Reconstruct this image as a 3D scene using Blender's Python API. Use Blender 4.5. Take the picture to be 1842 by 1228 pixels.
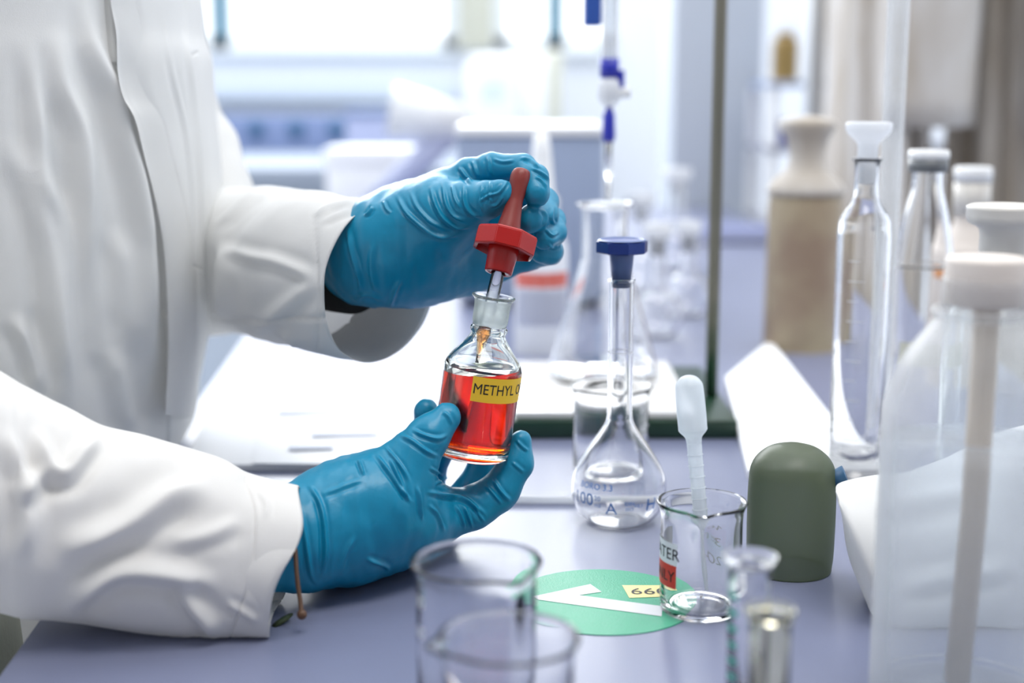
import bpy, bmesh, math, random
import numpy as np
from mathutils import Vector, Matrix, Quaternion, noise

# ------------------------------------------------------------------ camera, world, light, exposure
for o in list(bpy.data.objects):
    bpy.data.objects.remove(o)
SC = bpy.context.scene
COL = SC.collection
F, CX, CY = 2560.0, 921.0, 614.0
CAMH = 0.247                      # camera height above the bench top (bench top is z = 0)
PITCH = math.radians(10.06)
cam_data = bpy.data.cameras.new('camera')
cam_data.sensor_width = 36.0
cam_data.lens = F * 36.0 / 1842.0
cam_data.clip_start = 0.01
cam_data.dof.use_dof = True
cam_data.dof.focus_distance = 0.725
cam_data.dof.aperture_fstop = 4.1
cam = bpy.data.objects.new('camera', cam_data)
cam.location = (0, 0, CAMH)
cam.rotation_euler = (math.pi/2 - PITCH, 0, 0)
COL.objects.link(cam)
SC.camera = cam

world = bpy.data.worlds.new('world'); SC.world = world
world.use_nodes = True
bg = world.node_tree.nodes['Background']
bg.inputs['Color'].default_value = (0.93, 0.965, 1.0, 1)     # bright overcast daylight
bg.inputs['Strength'].default_value = 1.15

def area(name, loc, target, size, size_y, power, color=(1, 1, 1)):
    d = bpy.data.lights.new(name, 'AREA'); d.shape = 'RECTANGLE'
    d.size = size; d.size_y = size_y; d.energy = power; d.color = color
    o = bpy.data.objects.new(name, d); COL.objects.link(o)
    o.location = loc
    o.rotation_euler = (Vector(target) - Vector(loc)).to_track_quat('-Z', 'Y').to_euler()
    return o
area('window_daylight', (-0.9, 4.3, 1.5), (0, .7, 0), 2.6, 1.2, 38, (0.95, 0.98, 1.0))
area('front_fill_light', (0.3, 0.2, 1.9), (0, .8, 0), 1.2, 0.6, 10, (1.0, 0.97, 0.92))  # added overhead fill, brightens the sides that face the camera

SC.view_settings.view_transform = 'Standard'
SC.view_settings.look = 'None'
SC.view_settings.gamma = 1.0
SC.view_settings.use_curve_mapping = False
SC.view_settings.exposure = 1.15
try:
    SC.cycles.max_bounces = 20
    SC.cycles.transmission_bounces = 18
    SC.cycles.glossy_bounces = 8
    SC.cycles.diffuse_bounces = 4
    SC.cycles.transparent_max_bounces = 24
    SC.cycles.sample_clamp_indirect = 6.0
    SC.cycles.blur_glossy = 0.5
    SC.cycles.use_denoising = True
except Exception:
    pass

# ------------------------------------------------------------------ measuring helpers
CP, SP = math.cos(PITCH), math.sin(PITCH)
def ray(px, py):
    u = (px - CX) / F; v = (py - CY) / F
    return Vector((u, CP - v*SP, -SP - v*CP))
def P(px, py, Y):
    r = ray(px, py); t = Y / r.y
    return Vector((r.x*t, Y, CAMH + r.z*t))
def T(px, py, z=0.0):
    r = ray(px, py); t = (z - CAMH) / r.z
    return Vector((r.x*t, r.y*t, z))
def dep(p):                              # distance along the optical axis
    return p[1]*CP + (CAMH - p[2])*SP
def R(rpx, p):                           # size of rpx at p
    return rpx / F * dep(p)
def pix(V):
    d = V[:, 1]*CP + (CAMH - V[:, 2])*SP
    v = -(V[:, 2]-CAMH)*CP - V[:, 1]*SP
    return CX + F*V[:, 0]/d, CY + F*v/d

# ------------------------------------------------------------------ materials
def mat(name, color, rough=0.5, **kw):
    m = bpy.data.materials.new(name); m.use_nodes = True
    b = m.node_tree.nodes['Principled BSDF']
    b.inputs['Base Color'].default_value = (*color, 1)
    b.inputs['Roughness'].default_value = rough
    for k, v in kw.items():
        b.inputs[k.replace('_', ' ')].default_value = v
    return m
def bump(m, kind='noise', scale=400, strength=0.1, dist=0.0005, stretch=None):
    nt = m.node_tree; b = nt.nodes['Principled BSDF']
    tc = nt.nodes.new('ShaderNodeTexCoord')
    mp = nt.nodes.new('ShaderNodeMapping')
    if stretch: mp.inputs['Scale'].default_value = stretch
    nt.links.new(tc.outputs['Object'], mp.inputs['Vector'])
    if kind == 'noise':
        t = nt.nodes.new('ShaderNodeTexNoise'); t.inputs['Scale'].default_value = scale
        t.inputs['Detail'].default_value = 3
        out = t.outputs['Fac']
    else:
        t = nt.nodes.new('ShaderNodeTexWave'); t.inputs['Scale'].default_value = scale
        out = t.outputs['Fac']
    nt.links.new(mp.outputs['Vector'], t.inputs['Vector'])
    bp = nt.nodes.new('ShaderNodeBump')
    bp.inputs['Strength'].default_value = strength; bp.inputs['Distance'].default_value = dist
    nt.links.new(out, bp.inputs['Height'])
    nt.links.new(bp.outputs['Normal'], b.inputs['Normal'])
    return m
def vary(m, c1, c2, scale=8, lo=0.35, hi=0.65, stretch=None):
    nt = m.node_tree; b = nt.nodes['Principled BSDF']
    tc = nt.nodes.new('ShaderNodeTexCoord'); mp = nt.nodes.new('ShaderNodeMapping')
    if stretch: mp.inputs['Scale'].default_value = stretch
    t = nt.nodes.new('ShaderNodeTexNoise'); t.inputs['Scale'].default_value = scale
    t.inputs['Detail'].default_value = 4
    r = nt.nodes.new('ShaderNodeValToRGB')
    r.color_ramp.elements[0].position = lo; r.color_ramp.elements[0].color = (*c1, 1)
    r.color_ramp.elements[1].position = hi; r.color_ramp.elements[1].color = (*c2, 1)
    nt.links.new(tc.outputs['Object'], mp.inputs['Vector'])
    nt.links.new(mp.outputs['Vector'], t.inputs['Vector'])
    nt.links.new(t.outputs['Fac'], r.inputs['Fac'])
    nt.links.new(r.outputs['Color'], b.inputs['Base Color'])
    return m
def glass(name, color=(1, 1, 1), ior=1.47, rough=0.0, absorb=None, density=0):
    m = bpy.data.materials.new(name); m.use_nodes = True
    nt = m.node_tree; nt.nodes.remove(nt.nodes['Principled BSDF'])
    g = nt.nodes.new('ShaderNodeBsdfGlass')
    g.inputs['Color'].default_value = (*color, 1)
    g.inputs['IOR'].default_value = ior; g.inputs['Roughness'].default_value = rough
    out = nt.nodes['Material Output']
    nt.links.new(g.outputs[0], out.inputs['Surface'])
    if absorb:
        v = nt.nodes.new('ShaderNodeVolumeAbsorption')
        v.inputs['Color'].default_value = (*absorb, 1); v.inputs['Density'].default_value = density
        nt.links.new(v.outputs[0], out.inputs['Volume'])
    return m
def milky(name, color=(.9, .93, .95), clear=0.5, rough=0.25):
    """translucent squeezable plastic: partly see-through, partly milky"""
    m = bpy.data.materials.new(name); m.use_nodes = True
    nt = m.node_tree; b = nt.nodes['Principled BSDF']
    b.inputs['Base Color'].default_value = (*color, 1); b.inputs['Roughness'].default_value = rough
    tl = nt.nodes.new('ShaderNodeBsdfTranslucent'); tl.inputs['Color'].default_value = (*color, 1)
    mx = nt.nodes.new('ShaderNodeMixShader'); mx.inputs[0].default_value = .5
    tr = nt.nodes.new('ShaderNodeBsdfTransparent'); tr.inputs['Color'].default_value = (.97, .985, 1, 1)
    lw = nt.nodes.new('ShaderNodeLayerWeight'); lw.inputs['Blend'].default_value = .35
    mr = nt.nodes.new('ShaderNodeMapRange')
    mr.inputs['To Min'].default_value = 1 - clear; mr.inputs['To Max'].default_value = min(1, 1 - clear + .5)
    m2 = nt.nodes.new('ShaderNodeMixShader')
    nt.links.new(b.outputs[0], mx.inputs[1]); nt.links.new(tl.outputs[0], mx.inputs[2])
    nt.links.new(lw.outputs['Facing'], mr.inputs['Value'])
    nt.links.new(mr.outputs[0], m2.inputs[0])
    nt.links.new(tr.outputs[0], m2.inputs[1]); nt.links.new(mx.outputs[0], m2.inputs[2])
    nt.links.new(m2.outputs[0], nt.nodes['Material Output'].inputs['Surface'])
    return m

M = {}
M['bench'] = bump(mat('lavender_laminate', (.18, .198, .298), .34, Specular_IOR_Level=.4), 'noise', 900, .08, .0004)
M['bench_edge'] = mat('bench_edge', (.50, .52, .62), .4)
M['wall'] = mat('wall_paint', (.80, .83, .88), .8)
M['wall_dim'] = mat('dim_wall_grey', (.30, .29, .29), .8)  # for the unseen front wall, kept dark to cut frontal light
M['floor'] = vary(mat('vinyl_floor', (.7, .72, .78), .4), (.66, .69, .76), (.74, .76, .82), 3)
M['white'] = mat('white_plastic', (.86, .87, .88), .4)
M['paint_white'] = mat('window_paint', (.84, .88, .90), .5)
M['coat'] = bump(vary(mat('coat_cotton', (.80, .80, .79), .85), (.78, .78, .77), (.84, .84, .83), 14), 'noise', 1400, .25, .0004)
M['coat_sleeve'] = bump(vary(mat('sleeve_cotton', (.82, .81, .78), .85), (.77, .72, .62), (.80, .785, .76), 9, .22, .42), 'noise', 1400, .25, .0004)
M['beige_coat'] = vary(mat('beige_cotton', (.6, .54, .46), .9), (.40, .34, .27), (.64, .62, .60), 9, .35, .62, (1, 1, .35))
M['glove'] = bump(mat('nitrile_blue', (.002, .235, .40), .38, Specular_IOR_Level=.45), 'noise', 260, .25, .0006)
M['matte_dark'] = mat('dark_matte', (.02, .016, .014), .9)
M['olive'] = bump(mat('olive_cloth', (.30, .31, .25), .9), 'noise', 300, .3, .001)
M['glass'] = glass('clear_glass', (1, 1, 1), 1.46)
M['glass_green'] = glass('greenish_glass', (.985, 1, .985), 1.47)
M['frost'] = glass('frosted_glass', (.97, .99, .97), 1.4, .45)
M['water'] = glass('water', (1, 1, 1), 1.33)
M['red_liquid'] = glass('orange_red_liquid', (1, 1, 1), 1.34, 0, (.962, .66, .0), 420)
M['red_liquid_thin'] = glass('orange_liquid_in_tube', (1, 1, 1), 1.34, 0, (.97, .60, .0), 600)
M['red_plastic'] = mat('red_plastic', (.43, .008, .006), .25)
M['bulb_rubber'] = mat('brick_red_rubber', (.24, .032, .024), .42)
M['rim_white'] = mat('chalky_white', (.8, .78, .76), .7)
M['blue_plastic'] = mat('royal_blue_plastic', (.004, .030, .21), .28)
M['blue_plug'] = mat('blue_grey_plug', (.11, .16, .34), .35)
M['blue_tap'] = mat('ink_blue_plastic', (.02, .03, .42), .35)
M['yellow'] = mat('yellow_label', (.96, .58, .03), .5)
M['pale_yellow'] = mat('pale_yellow_label', (.78, .70, .30), .45)
M['ink'] = mat('black_ink', (.012, .012, .014), .5)
M['blue_ink'] = mat('blue_enamel', (.06, .22, .60), .5)
M['white_ink'] = mat('white_enamel', (.88, .89, .90), .5)
M['green_ink'] = mat('green_enamel', (.15, .55, .45), .5)
M['paper'] = mat('paper', (.90, .91, .93), .8)
M['grey_ink'] = mat('faded_print', (.62, .65, .74), .8)
M['red_label'] = mat('red_label', (.72, .05, .03), .5)
M['soft_red'] = mat('soft_red_label', (.75, .16, .12), .5)
M['sticker'] = bump(mat('green_vinyl', (.022, .34, .19), .42), 'noise', 1300, .35, .0006)
M['sticker_white'] = mat('white_vinyl', (.66, .67, .70), .5)
M['enamel_green'] = mat('dark_green_enamel', (.008, .035, .018), .3)
M['tile'] = mat('white_tile', (.84, .83, .82), .25)
def rod_material():
    m = mat('retort_rod', (.3, .28, .22), .45)
    nt = m.node_tree; b = nt.nodes['Principled BSDF']
    tc = nt.nodes.new('ShaderNodeTexCoord'); sx = nt.nodes.new('ShaderNodeSeparateXYZ')
    ns = nt.nodes.new('ShaderNodeTexNoise'); ns.inputs['Scale'].default_value = 60
    ad = nt.nodes.new('ShaderNodeMath'); ad.operation = 'MULTIPLY_ADD'
    ad.inputs[1].default_value = .04
    r = nt.nodes.new('ShaderNodeValToRGB')
    e = r.color_ramp.elements
    e[0].position = .045; e[0].color = (.008, .05, .022, 1)
    e[1].position = .10; e[1].color = (.20, .19, .14, 1)
    n = e.new(.7); n.color = (.25, .22, .17, 1)
    nt.links.new(tc.outputs['Object'], sx.inputs[0]); nt.links.new(tc.outputs['Object'], ns.inputs['Vector'])
    nt.links.new(ns.outputs['Fac'], ad.inputs[0]); nt.links.new(sx.outputs['Z'], ad.inputs[2])
    nt.links.new(ad.outputs[0], r.inputs['Fac']); nt.links.new(r.outputs['Color'], b.inputs['Base Color'])
    return m
M['rod'] = rod_material()
M['grey_blue'] = mat('grey_blue_case', (.33, .40, .55), .5)
M['lavender'] = mat('lavender_case', (.46, .50, .70), .5)
M['pale_blue'] = mat('pale_blue_panel', (.70, .78, .88), .5)
M['far_top'] = mat('far_bench_laminate', (.27, .31, .38), .6)
M['far_front'] = mat('far_bench_front', (.40, .45, .52), .6)
M['column'] = mat('column_paint', (.50, .54, .60), .7)
M['mullion'] = mat('teal_grey_mullion', (.22, .36, .44), .5)
M['slate'] = mat('slate_blue', (.20, .26, .44), .5)
M['socket'] = mat('dark_teal_socket', (.02, .09, .19), .5)
M['cream'] = mat('cream_panel', (.62, .62, .52), .6)
M['gold'] = mat('golden_brown', (.28, .18, .05), .4)
M['brown'] = vary(mat('brown_stoneware', (.27, .2, .13), .45), (.28, .20, .14), (.42, .35, .23), 14)
M['shelf'] = mat('grey_shelf', (.35, .36, .42), .5)
M['navy'] = mat('navy_box', (.04, .06, .33), .5)
M['grey_ring'] = mat('grey_aluminium', (.16, .17, .18), .4)
M['cap_white'] = mat('warm_white_cap', (.74, .67, .61), .55)
M['ivory'] = mat('ivory_plastic', (.70, .67, .62), .35)
M['straw'] = mat('dip_tube', (.62, .50, .38), .5)
M['pe'] = milky('clear_polythene', (.84, .82, .80), .88)
M['pipette'] = milky('soft_polythene', (.90, .94, .97), .42)
M['squeeze'] = milky('white_polythene', (.90, .91, .93), .15)
M['olive_glass'] = milky('olive_green_plastic', (.15, .185, .11), .22, .35)
M['brown_seed'] = mat('dark_brown_elastic', (.10, .045, .02), .5)
M['metal'] = mat('dull_metal', (.5, .5, .5), .35, Metallic=.9)

def thin_cloth(m, amt):
    nt = m.node_tree; b = nt.nodes['Principled BSDF']
    tl = nt.nodes.new('ShaderNodeBsdfTranslucent'); tl.inputs['Color'].default_value = (.85, .85, .84, 1)
    mx = nt.nodes.new('ShaderNodeMixShader'); mx.inputs[0].default_value = amt
    nt.links.new(b.outputs[0], mx.inputs[1]); nt.links.new(tl.outputs[0], mx.inputs[2])
    nt.links.new(mx.outputs[0], nt.nodes['Material Output'].inputs['Surface'])
thin_cloth(M['coat'], .25); thin_cloth(M['coat_sleeve'], .12)

# ------------------------------------------------------------------ object helpers
def obj(name, me, m, parent=None, smooth=True):
    if isinstance(me, bmesh.types.BMesh):
        b = me; me = bpy.data.meshes.new(name); b.to_mesh(me); b.free()
    if not isinstance(m, (list, tuple)): m = [m]
    for x in m: me.materials.append(x)
    if smooth:
        me.polygons.foreach_set('use_smooth', [True]*len(me.polygons))
    o = bpy.data.objects.new(name, me); COL.objects.link(o)
    if parent: o.parent = parent
    return o
def tag(o, label=None, cat=None, group=None, kind=None):
    if label: o['label'] = label
    if cat: o['category'] = cat
    if group: o['group'] = group
    if kind: o['kind'] = kind
    return o
def empty(name, loc, label, cat, rot=(0, 0, 0), group=None):
    o = bpy.data.objects.new(name, None); COL.objects.link(o)
    o.empty_display_size = .02
    o.location = loc; o.rotation_euler = rot
    return tag(o, label, cat, group)
def sharp(o, ang=35):
    me = o.data
    try:
        me.set_sharp_from_angle(angle=math.radians(ang))
    except Exception:
        pass
    return o
def box_bm(x0, x1, y0, y1, z0, z1, bev=0.0, b=None):
    b = b or bmesh.new()
    vs = [b.verts.new((x, y, z)) for z in (z0, z1) for x, y in ((x0, y0), (x1, y0), (x1, y1), (x0, y1))]
    fs = [(3, 2, 1, 0), (4, 5, 6, 7), (0, 1, 5, 4), (1, 2, 6, 5), (2, 3, 7, 6), (3, 0, 4, 7)]
    nf = [b.faces.new([vs[i] for i in f]) for f in fs]
    if bev:
        es = list({e for f in nf for e in f.edges})
        bmesh.ops.bevel(b, geom=es, offset=bev, segments=2, affect='EDGES', profile=.6)
    return b
def box(name, x0, x1, y0, y1, z0, z1, m, parent=None, bev=0.002):
    o = obj(name, box_bm(x0, x1, y0, y1, z0, z1, bev), m, parent, True)
    return sharp(o)
def lathe(prof, seg=64, closed=True, b=None, fn=None):
    """revolve (r, z) points; closed joins last to first; radius 0 points become poles"""
    b = b or bmesh.new()
    rings = []
    for r, z in prof:
        if r < 1e-7:
            rings.append([b.verts.new((0, 0, z))])
        else:
            ring = []
            for i in range(seg):
                a = 2*math.pi*i/seg
                rr = fn(r, z, a) if fn else r
                ring.append(b.verts.new((rr*math.cos(a), rr*math.sin(a), z)))
            rings.append(ring)
    n = len(rings)
    for k in range(n if closed else n-1):
        A, B = rings[k], rings[(k+1) % n]
        if len(A) == 1 and len(B) == 1: continue
        for i in range(seg):
            j = (i+1) % seg
            if len(A) == 1: b.faces.new((A[0], B[j], B[i]))
            elif len(B) == 1: b.faces.new((A[i], A[j], B[0]))
            else: b.faces.new((A[i], A[j], B[j], B[i]))
    bmesh.ops.recalc_face_normals(b, faces=b.faces)
    return b
def cr(pts, n):
    """Catmull-Rom through pts (tuples of any length), n samples per span"""
    A = np.array(pts, float)
    A = np.vstack([2*A[0]-A[1], A, 2*A[-1]-A[-2]])
    out = []
    for i in range(1, len(A)-2):
        for k in range(n):
            t = k/n
            p0, p1, p2, p3 = A[i-1], A[i], A[i+1], A[i+2]
            out.append(.5*((2*p1)+(-p0+p2)*t+(2*p0-5*p1+4*p2-p3)*t*t+(-p0+3*p1-3*p2+p3)*t**3))
    out.append(A[-2])
    return np.array(out)
def sm(prof, n=5):
    """smooth a profile, radii kept non negative"""
    return [(max(float(a), 0.0), float(z)) for a, z in cr(prof, n)]
def shell(outer, t, tb=None):
    """closed glass wall from an outer profile (bottom centre to rim) of thickness t, bottom tb"""
    tb = tb or t
    inner = []
    for i, (r, z) in enumerate(outer):
        if i == 0: continue
        r0, z0 = outer[i-1]; r1, z1 = outer[min(i+1, len(outer)-1)]
        d = Vector((r1-r0, z1-z0))
        if d.length < 1e-9: continue
        d.normalize(); nrm = Vector((-d.y, d.x))
        q = (r + nrm.x*t, z + nrm.y*t)
        if q[0] > 0.0003: inner.append((q[0], max(q[1], tb)))
    inner = [q for k, q in enumerate(inner) if k == 0 or (abs(q[0]-inner[k-1][0]) + abs(q[1]-inner[k-1][1])) > 1e-5]
    inner = [(0, tb)] + inner
    return outer + inner[::-1], inner
def tube_bm(path, rad, seg=16, b=None, cap=True):
    b = b or bmesh.new()
    path = [Vector(p) for p in path]
    rads = rad if isinstance(rad, (list, tuple, np.ndarray)) else [rad]*len(path)
    up = Vector((0, 0, 1)); rings = []
    prev = None
    for i, p in enumerate(path):
        d = (path[min(i+1, len(path)-1)] - path[max(i-1, 0)]).normalized()
        if prev is None:
            x = d.orthogonal().normalized()
        else:
            x = (prev - d*prev.dot(d)).normalized()
        prev = x; y = d.cross(x)
        rings.append([b.verts.new(p + float(rads[i])*(x*math.cos(2*math.pi*k/seg)+y*math.sin(2*math.pi*k/seg))) for k in range(seg)])
    for A, B in zip(rings, rings[1:]):
        for k in range(seg):
            b.faces.new((A[k], A[(k+1) % seg], B[(k+1) % seg], B[k]))
    if cap:
        b.faces.new(rings[0][::-1]); b.faces.new(rings[-1])
    return b
def text_me(s, size, extr=0.0):
    c = bpy.data.curves.new('t', 'FONT'); c.body = s; c.size = size; c.extrude = extr
    c.align_x = 'CENTER'; c.align_y = 'CENTER'; c.resolution_u = 3
    o = bpy.data.objects.new('t', c); COL.objects.link(o)
    dg = bpy.context.evaluated_depsgraph_get()
    me = bpy.data.meshes.new_from_object(o.evaluated_get(dg))
    bpy.data.objects.remove(o)
    return me
def wrap_text(s, size, rad, ang, z, sx=1.0, sy=1.0, shear=0.0, radfn=None):
    """text bent round a cylinder of radius rad about z, centred at angle ang (outward facing)"""
    me = text_me(s, size)
    for v in me.vertices:
        x, y = v.co.x*sx, v.co.y*sy
        zz = z + y + shear*x
        r = radfn(zz) if radfn else rad
        a = ang + x/rad
        v.co = (r*math.cos(a), r*math.sin(a), zz)
    return me
def patch(rad, a0, a1, z0, z1, n=24, nz=2, radfn=None):
    b = bmesh.new(); g = []
    for j in range(nz+1):
        z = z0+(z1-z0)*j/nz
        r = radfn(z) if radfn else rad
        g.append([b.verts.new((r*math.cos(a0+(a1-a0)*i/n), r*math.sin(a0+(a1-a0)*i/n), z)) for i in range(n+1)])
    for j in range(nz):
        for i in range(n):
            b.faces.new((g[j][i], g[j][i+1], g[j+1][i+1], g[j+1][i]))
    return b

# ------------------------------------------------------------------ sculpting helpers
def smin(a, b, k):
    h = np.clip(.5 + .5*(b-a)/k, 0, 1)
    return b*(1-h) + a*h - k*h*(1-h)
def surface_net(D, org, h):
    nx, ny, nz = D.shape
    S = D < 0
    cnt = np.zeros((nx-1, ny-1, nz-1), np.int8)
    for i in (0, 1):
        for j in (0, 1):
            for k in (0, 1):
                cnt += S[i:nx-1+i, j:ny-1+j, k:nz-1+k]
    mix = (cnt > 0) & (cnt < 8)
    I, J, K = np.nonzero(mix)
    idx = -np.ones(mix.shape, np.int64); idx[I, J, K] = np.arange(len(I))
    pos = np.zeros((len(I), 3)); n = np.zeros(len(I))
    corners = [(0, 0, 0), (1, 0, 0), (0, 1, 0), (1, 1, 0), (0, 0, 1), (1, 0, 1), (0, 1, 1), (1, 1, 1)]
    vals = [D[I+a, J+b, K+c] for a, b, c in corners]
    for p in range(8):
        for ax in range(3):
            if corners[p][ax] == 0:
                q = p + (1 << ax)
                a, b = vals[p], vals[q]
                m = (a < 0) != (b < 0)
                t = np.where(m, a/np.where(m, a-b, 1), 0)
                c = np.array(corners[p], float)
                pp = np.tile(c, (len(I), 1)); pp[:, ax] += t
                pos += pp*m[:, None]; n += m
    pos /= n[:, None]
    V = (pos + np.stack([I, J, K], 1))*h + org
    faces = []
    for ax in range(3):
        sl0 = [slice(None)]*3; sl1 = [slice(None)]*3
        sl0[ax] = slice(0, -1); sl1[ax] = slice(1, None)
        A, B = S[tuple(sl0)], S[tuple(sl1)]
        e = A != B
        o1, o2 = [(1, 2), (2, 0), (0, 1)][ax]
        ii = np.nonzero(e)
        c = np.stack(ii, 1)
        ok = (c[:, o1] > 0) & (c[:, o2] > 0) & (c[:, o1] < D.shape[o1]-1) & (c[:, o2] < D.shape[o2]-1)
        c = c[ok]; flip = A[c[:, 0], c[:, 1], c[:, 2]]
        def g(d1, d2):
            q = c.copy(); q[:, o1] -= d1; q[:, o2] -= d2
            return idx[q[:, 0], q[:, 1], q[:, 2]]
        f = np.stack([g(1, 1), g(0, 1), g(0, 0), g(1, 0)], 1)
        f[~flip] = f[~flip][:, ::-1]
        faces.append(f)
    return V, np.concatenate(faces)
def cone_field(X, chain, k=.004):
    """smooth union of tapered capsules along a chain of (point, radius)"""
    D = None
    for (a, ra), (b, rb) in zip(chain, chain[1:]):
        a = np.array(a, np.float32); b = np.array(b, np.float32); ab = b-a
        t = np.clip(((X-a) @ ab)/float(ab @ ab), 0, 1)
        d = np.linalg.norm(X - a - t[..., None]*ab, axis=-1) - (ra + (rb-ra)*t)
        D = d if D is None else smin(D, d, k)
    return D
def pts(chain):
    out = []
    for c in chain:
        p = P(c[0], c[1], c[2]); out.append((p, R(c[3], p)))
    return out
def sculpt(palm, fingers, h=.001, kp=.014, kf=.006, ku=.0014, cut=None):
    palm = [pts(c) for c in palm]; fingers = [pts(c) for c in fingers]
    allp = [q for c in palm+fingers for q in c]
    lo = np.min([np.array(p)-r for p, r in allp], 0) - .004
    hi = np.max([np.array(p)+r for p, r in allp], 0) + .004
    n = np.ceil((hi-lo)/h).astype(int)+1
    ax = [lo[i] + h*np.arange(n[i]) for i in range(3)]
    X = np.stack(np.meshgrid(*ax, indexing='ij'), -1).astype(np.float32)
    Dp = None
    for c in palm:
        d = cone_field(X, c, kp)
        Dp = d if Dp is None else smin(Dp, d, kp)
    D = Dp
    for c in fingers:
        d = cone_field(X, c, .003)
        D = smin(D, smin(Dp, d, kf), ku) if D is not Dp else smin(Dp, d, kf)
    return surface_net(D, lo, h)
def poly_mesh(name, V, Fc):
    me = bpy.data.meshes.new(name)
    me.vertices.add(len(V)); me.vertices.foreach_set('co', np.asarray(V, np.float32).ravel())
    k = Fc.shape[1]
    me.loops.add(len(Fc)*k); me.loops.foreach_set('vertex_index', Fc.astype(np.int32).ravel())
    me.polygons.add(len(Fc)); me.polygons.foreach_set('loop_start', np.arange(0, len(Fc)*k, k, dtype=np.int32))
    me.update(calc_edges=True); me.validate()
    return me
def subdivide(me, lv=1, name='m'):
    o = bpy.data.objects.new('s', me); COL.objects.link(o)
    md = o.modifiers.new('s', 'SUBSURF'); md.levels = lv; md.render_levels = lv
    dg = bpy.context.evaluated_depsgraph_get()
    r = bpy.data.meshes.new_from_object(o.evaluated_get(dg))
    bpy.data.objects.remove(o)
    return r
def relax(V, Fc, it=2, w=.5):
    e = np.concatenate([Fc[:, [0, 1]], Fc[:, [1, 2]], Fc[:, [2, 3]], Fc[:, [3, 0]]])
    for _ in range(it):
        S = np.zeros_like(V); C = np.zeros(len(V))
        for a, b in ((0, 1), (1, 0)):
            for k in range(3): S[:, k] += np.bincount(e[:, a], V[e[:, b], k], len(V))
            C += np.bincount(e[:, a], minlength=len(V))
        V = V*(1-w) + w*S/np.maximum(C, 1)[:, None]
    return V
def get_vn(me):
    n = len(me.vertices)
    V = np.empty(n*3, np.float32); me.vertices.foreach_get('co', V)
    N = np.empty(n*3, np.float32); me.vertex_normals.foreach_get('vector', N)
    return V.reshape(-1, 3).astype(float), N.reshape(-1, 3).astype(float)
def seg_dist(x, y, poly):
    """distance, signed side and position along a polyline"""
    best = np.full(len(x), 1e9); side = np.zeros(len(x)); along = np.zeros(len(x))
    L = [0]
    for a, b in zip(poly, poly[1:]): L.append(L[-1]+math.hypot(b[0]-a[0], b[1]-a[1]))
    for i, (a, b) in enumerate(zip(poly, poly[1:])):
        dx, dy = b[0]-a[0], b[1]-a[1]; l2 = dx*dx+dy*dy
        t = np.clip(((x-a[0])*dx+(y-a[1])*dy)/l2, 0, 1)
        ex, ey = x-a[0]-t*dx, y-a[1]-t*dy
        d = np.hypot(ex, ey); m = d < best
        best = np.where(m, d, best)
        side = np.where(m, np.sign(dx*ey-dy*ex), side)
        along = np.where(m, (L[i]+t*(L[i+1]-L[i]))/L[-1], along)
    return best, side, along
def folds(me, lines, wob=None):
    """cloth / glove folds: (polyline, width, height in m[, 'step']) laid on the near-facing surface"""
    V, N = get_vn(me)
    x, y = pix(V)
    view = np.array([0, 0, CAMH]) - V
    view /= np.linalg.norm(view, axis=1)[:, None]
    fac = np.clip((np.sum(N*view, 1)+.15)/.3, 0, 1)
    disp = np.zeros(len(V))
    for l in lines:
        poly, w, a = l[0], l[1], l[2]
        kind = l[3] if len(l) > 3 else 'fold'
        pl = [tuple(q) for q in cr(poly, 5)] if len(poly) > 2 else poly
        d, s, t = seg_dist(x, y, pl)
        end = np.clip(np.minimum(t, 1-t)*3.6, 0, 1); end = end*end*(3-2*end)
        if kind == 'fold':
            sd = d*s
            v = np.exp(-(sd/w)**2) - .55*np.exp(-((sd-1.7*w)/w)**2) - .35*np.exp(-((sd+1.9*w)/(1.2*w))**2)
            disp += a*v*end*fac
        elif kind == 'groove':
            disp -= a*np.exp(-(d/w)**2)*fac
        elif kind == 'step':            # the side right of the travelling direction stands proud
            sd = -d*s
            disp += a/(1+np.exp(np.clip(-sd/w, -40, 40)))*np.exp(-(np.maximum(sd, 0)/(w*40))**2)*fac
            disp -= .45*a*np.exp(-((sd+2.5*w)/(2.4*w))**2)*fac
    if wob:
        for sc, am, st in wob:
            q = V*np.array(st)*sc
            disp += np.array([noise.noise(Vector(v)) for v in q])*am
    V = V + N*disp[:, None]
    me.vertices.foreach_set('co', V.astype(np.float32).ravel()); me.update()
    return me
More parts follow.
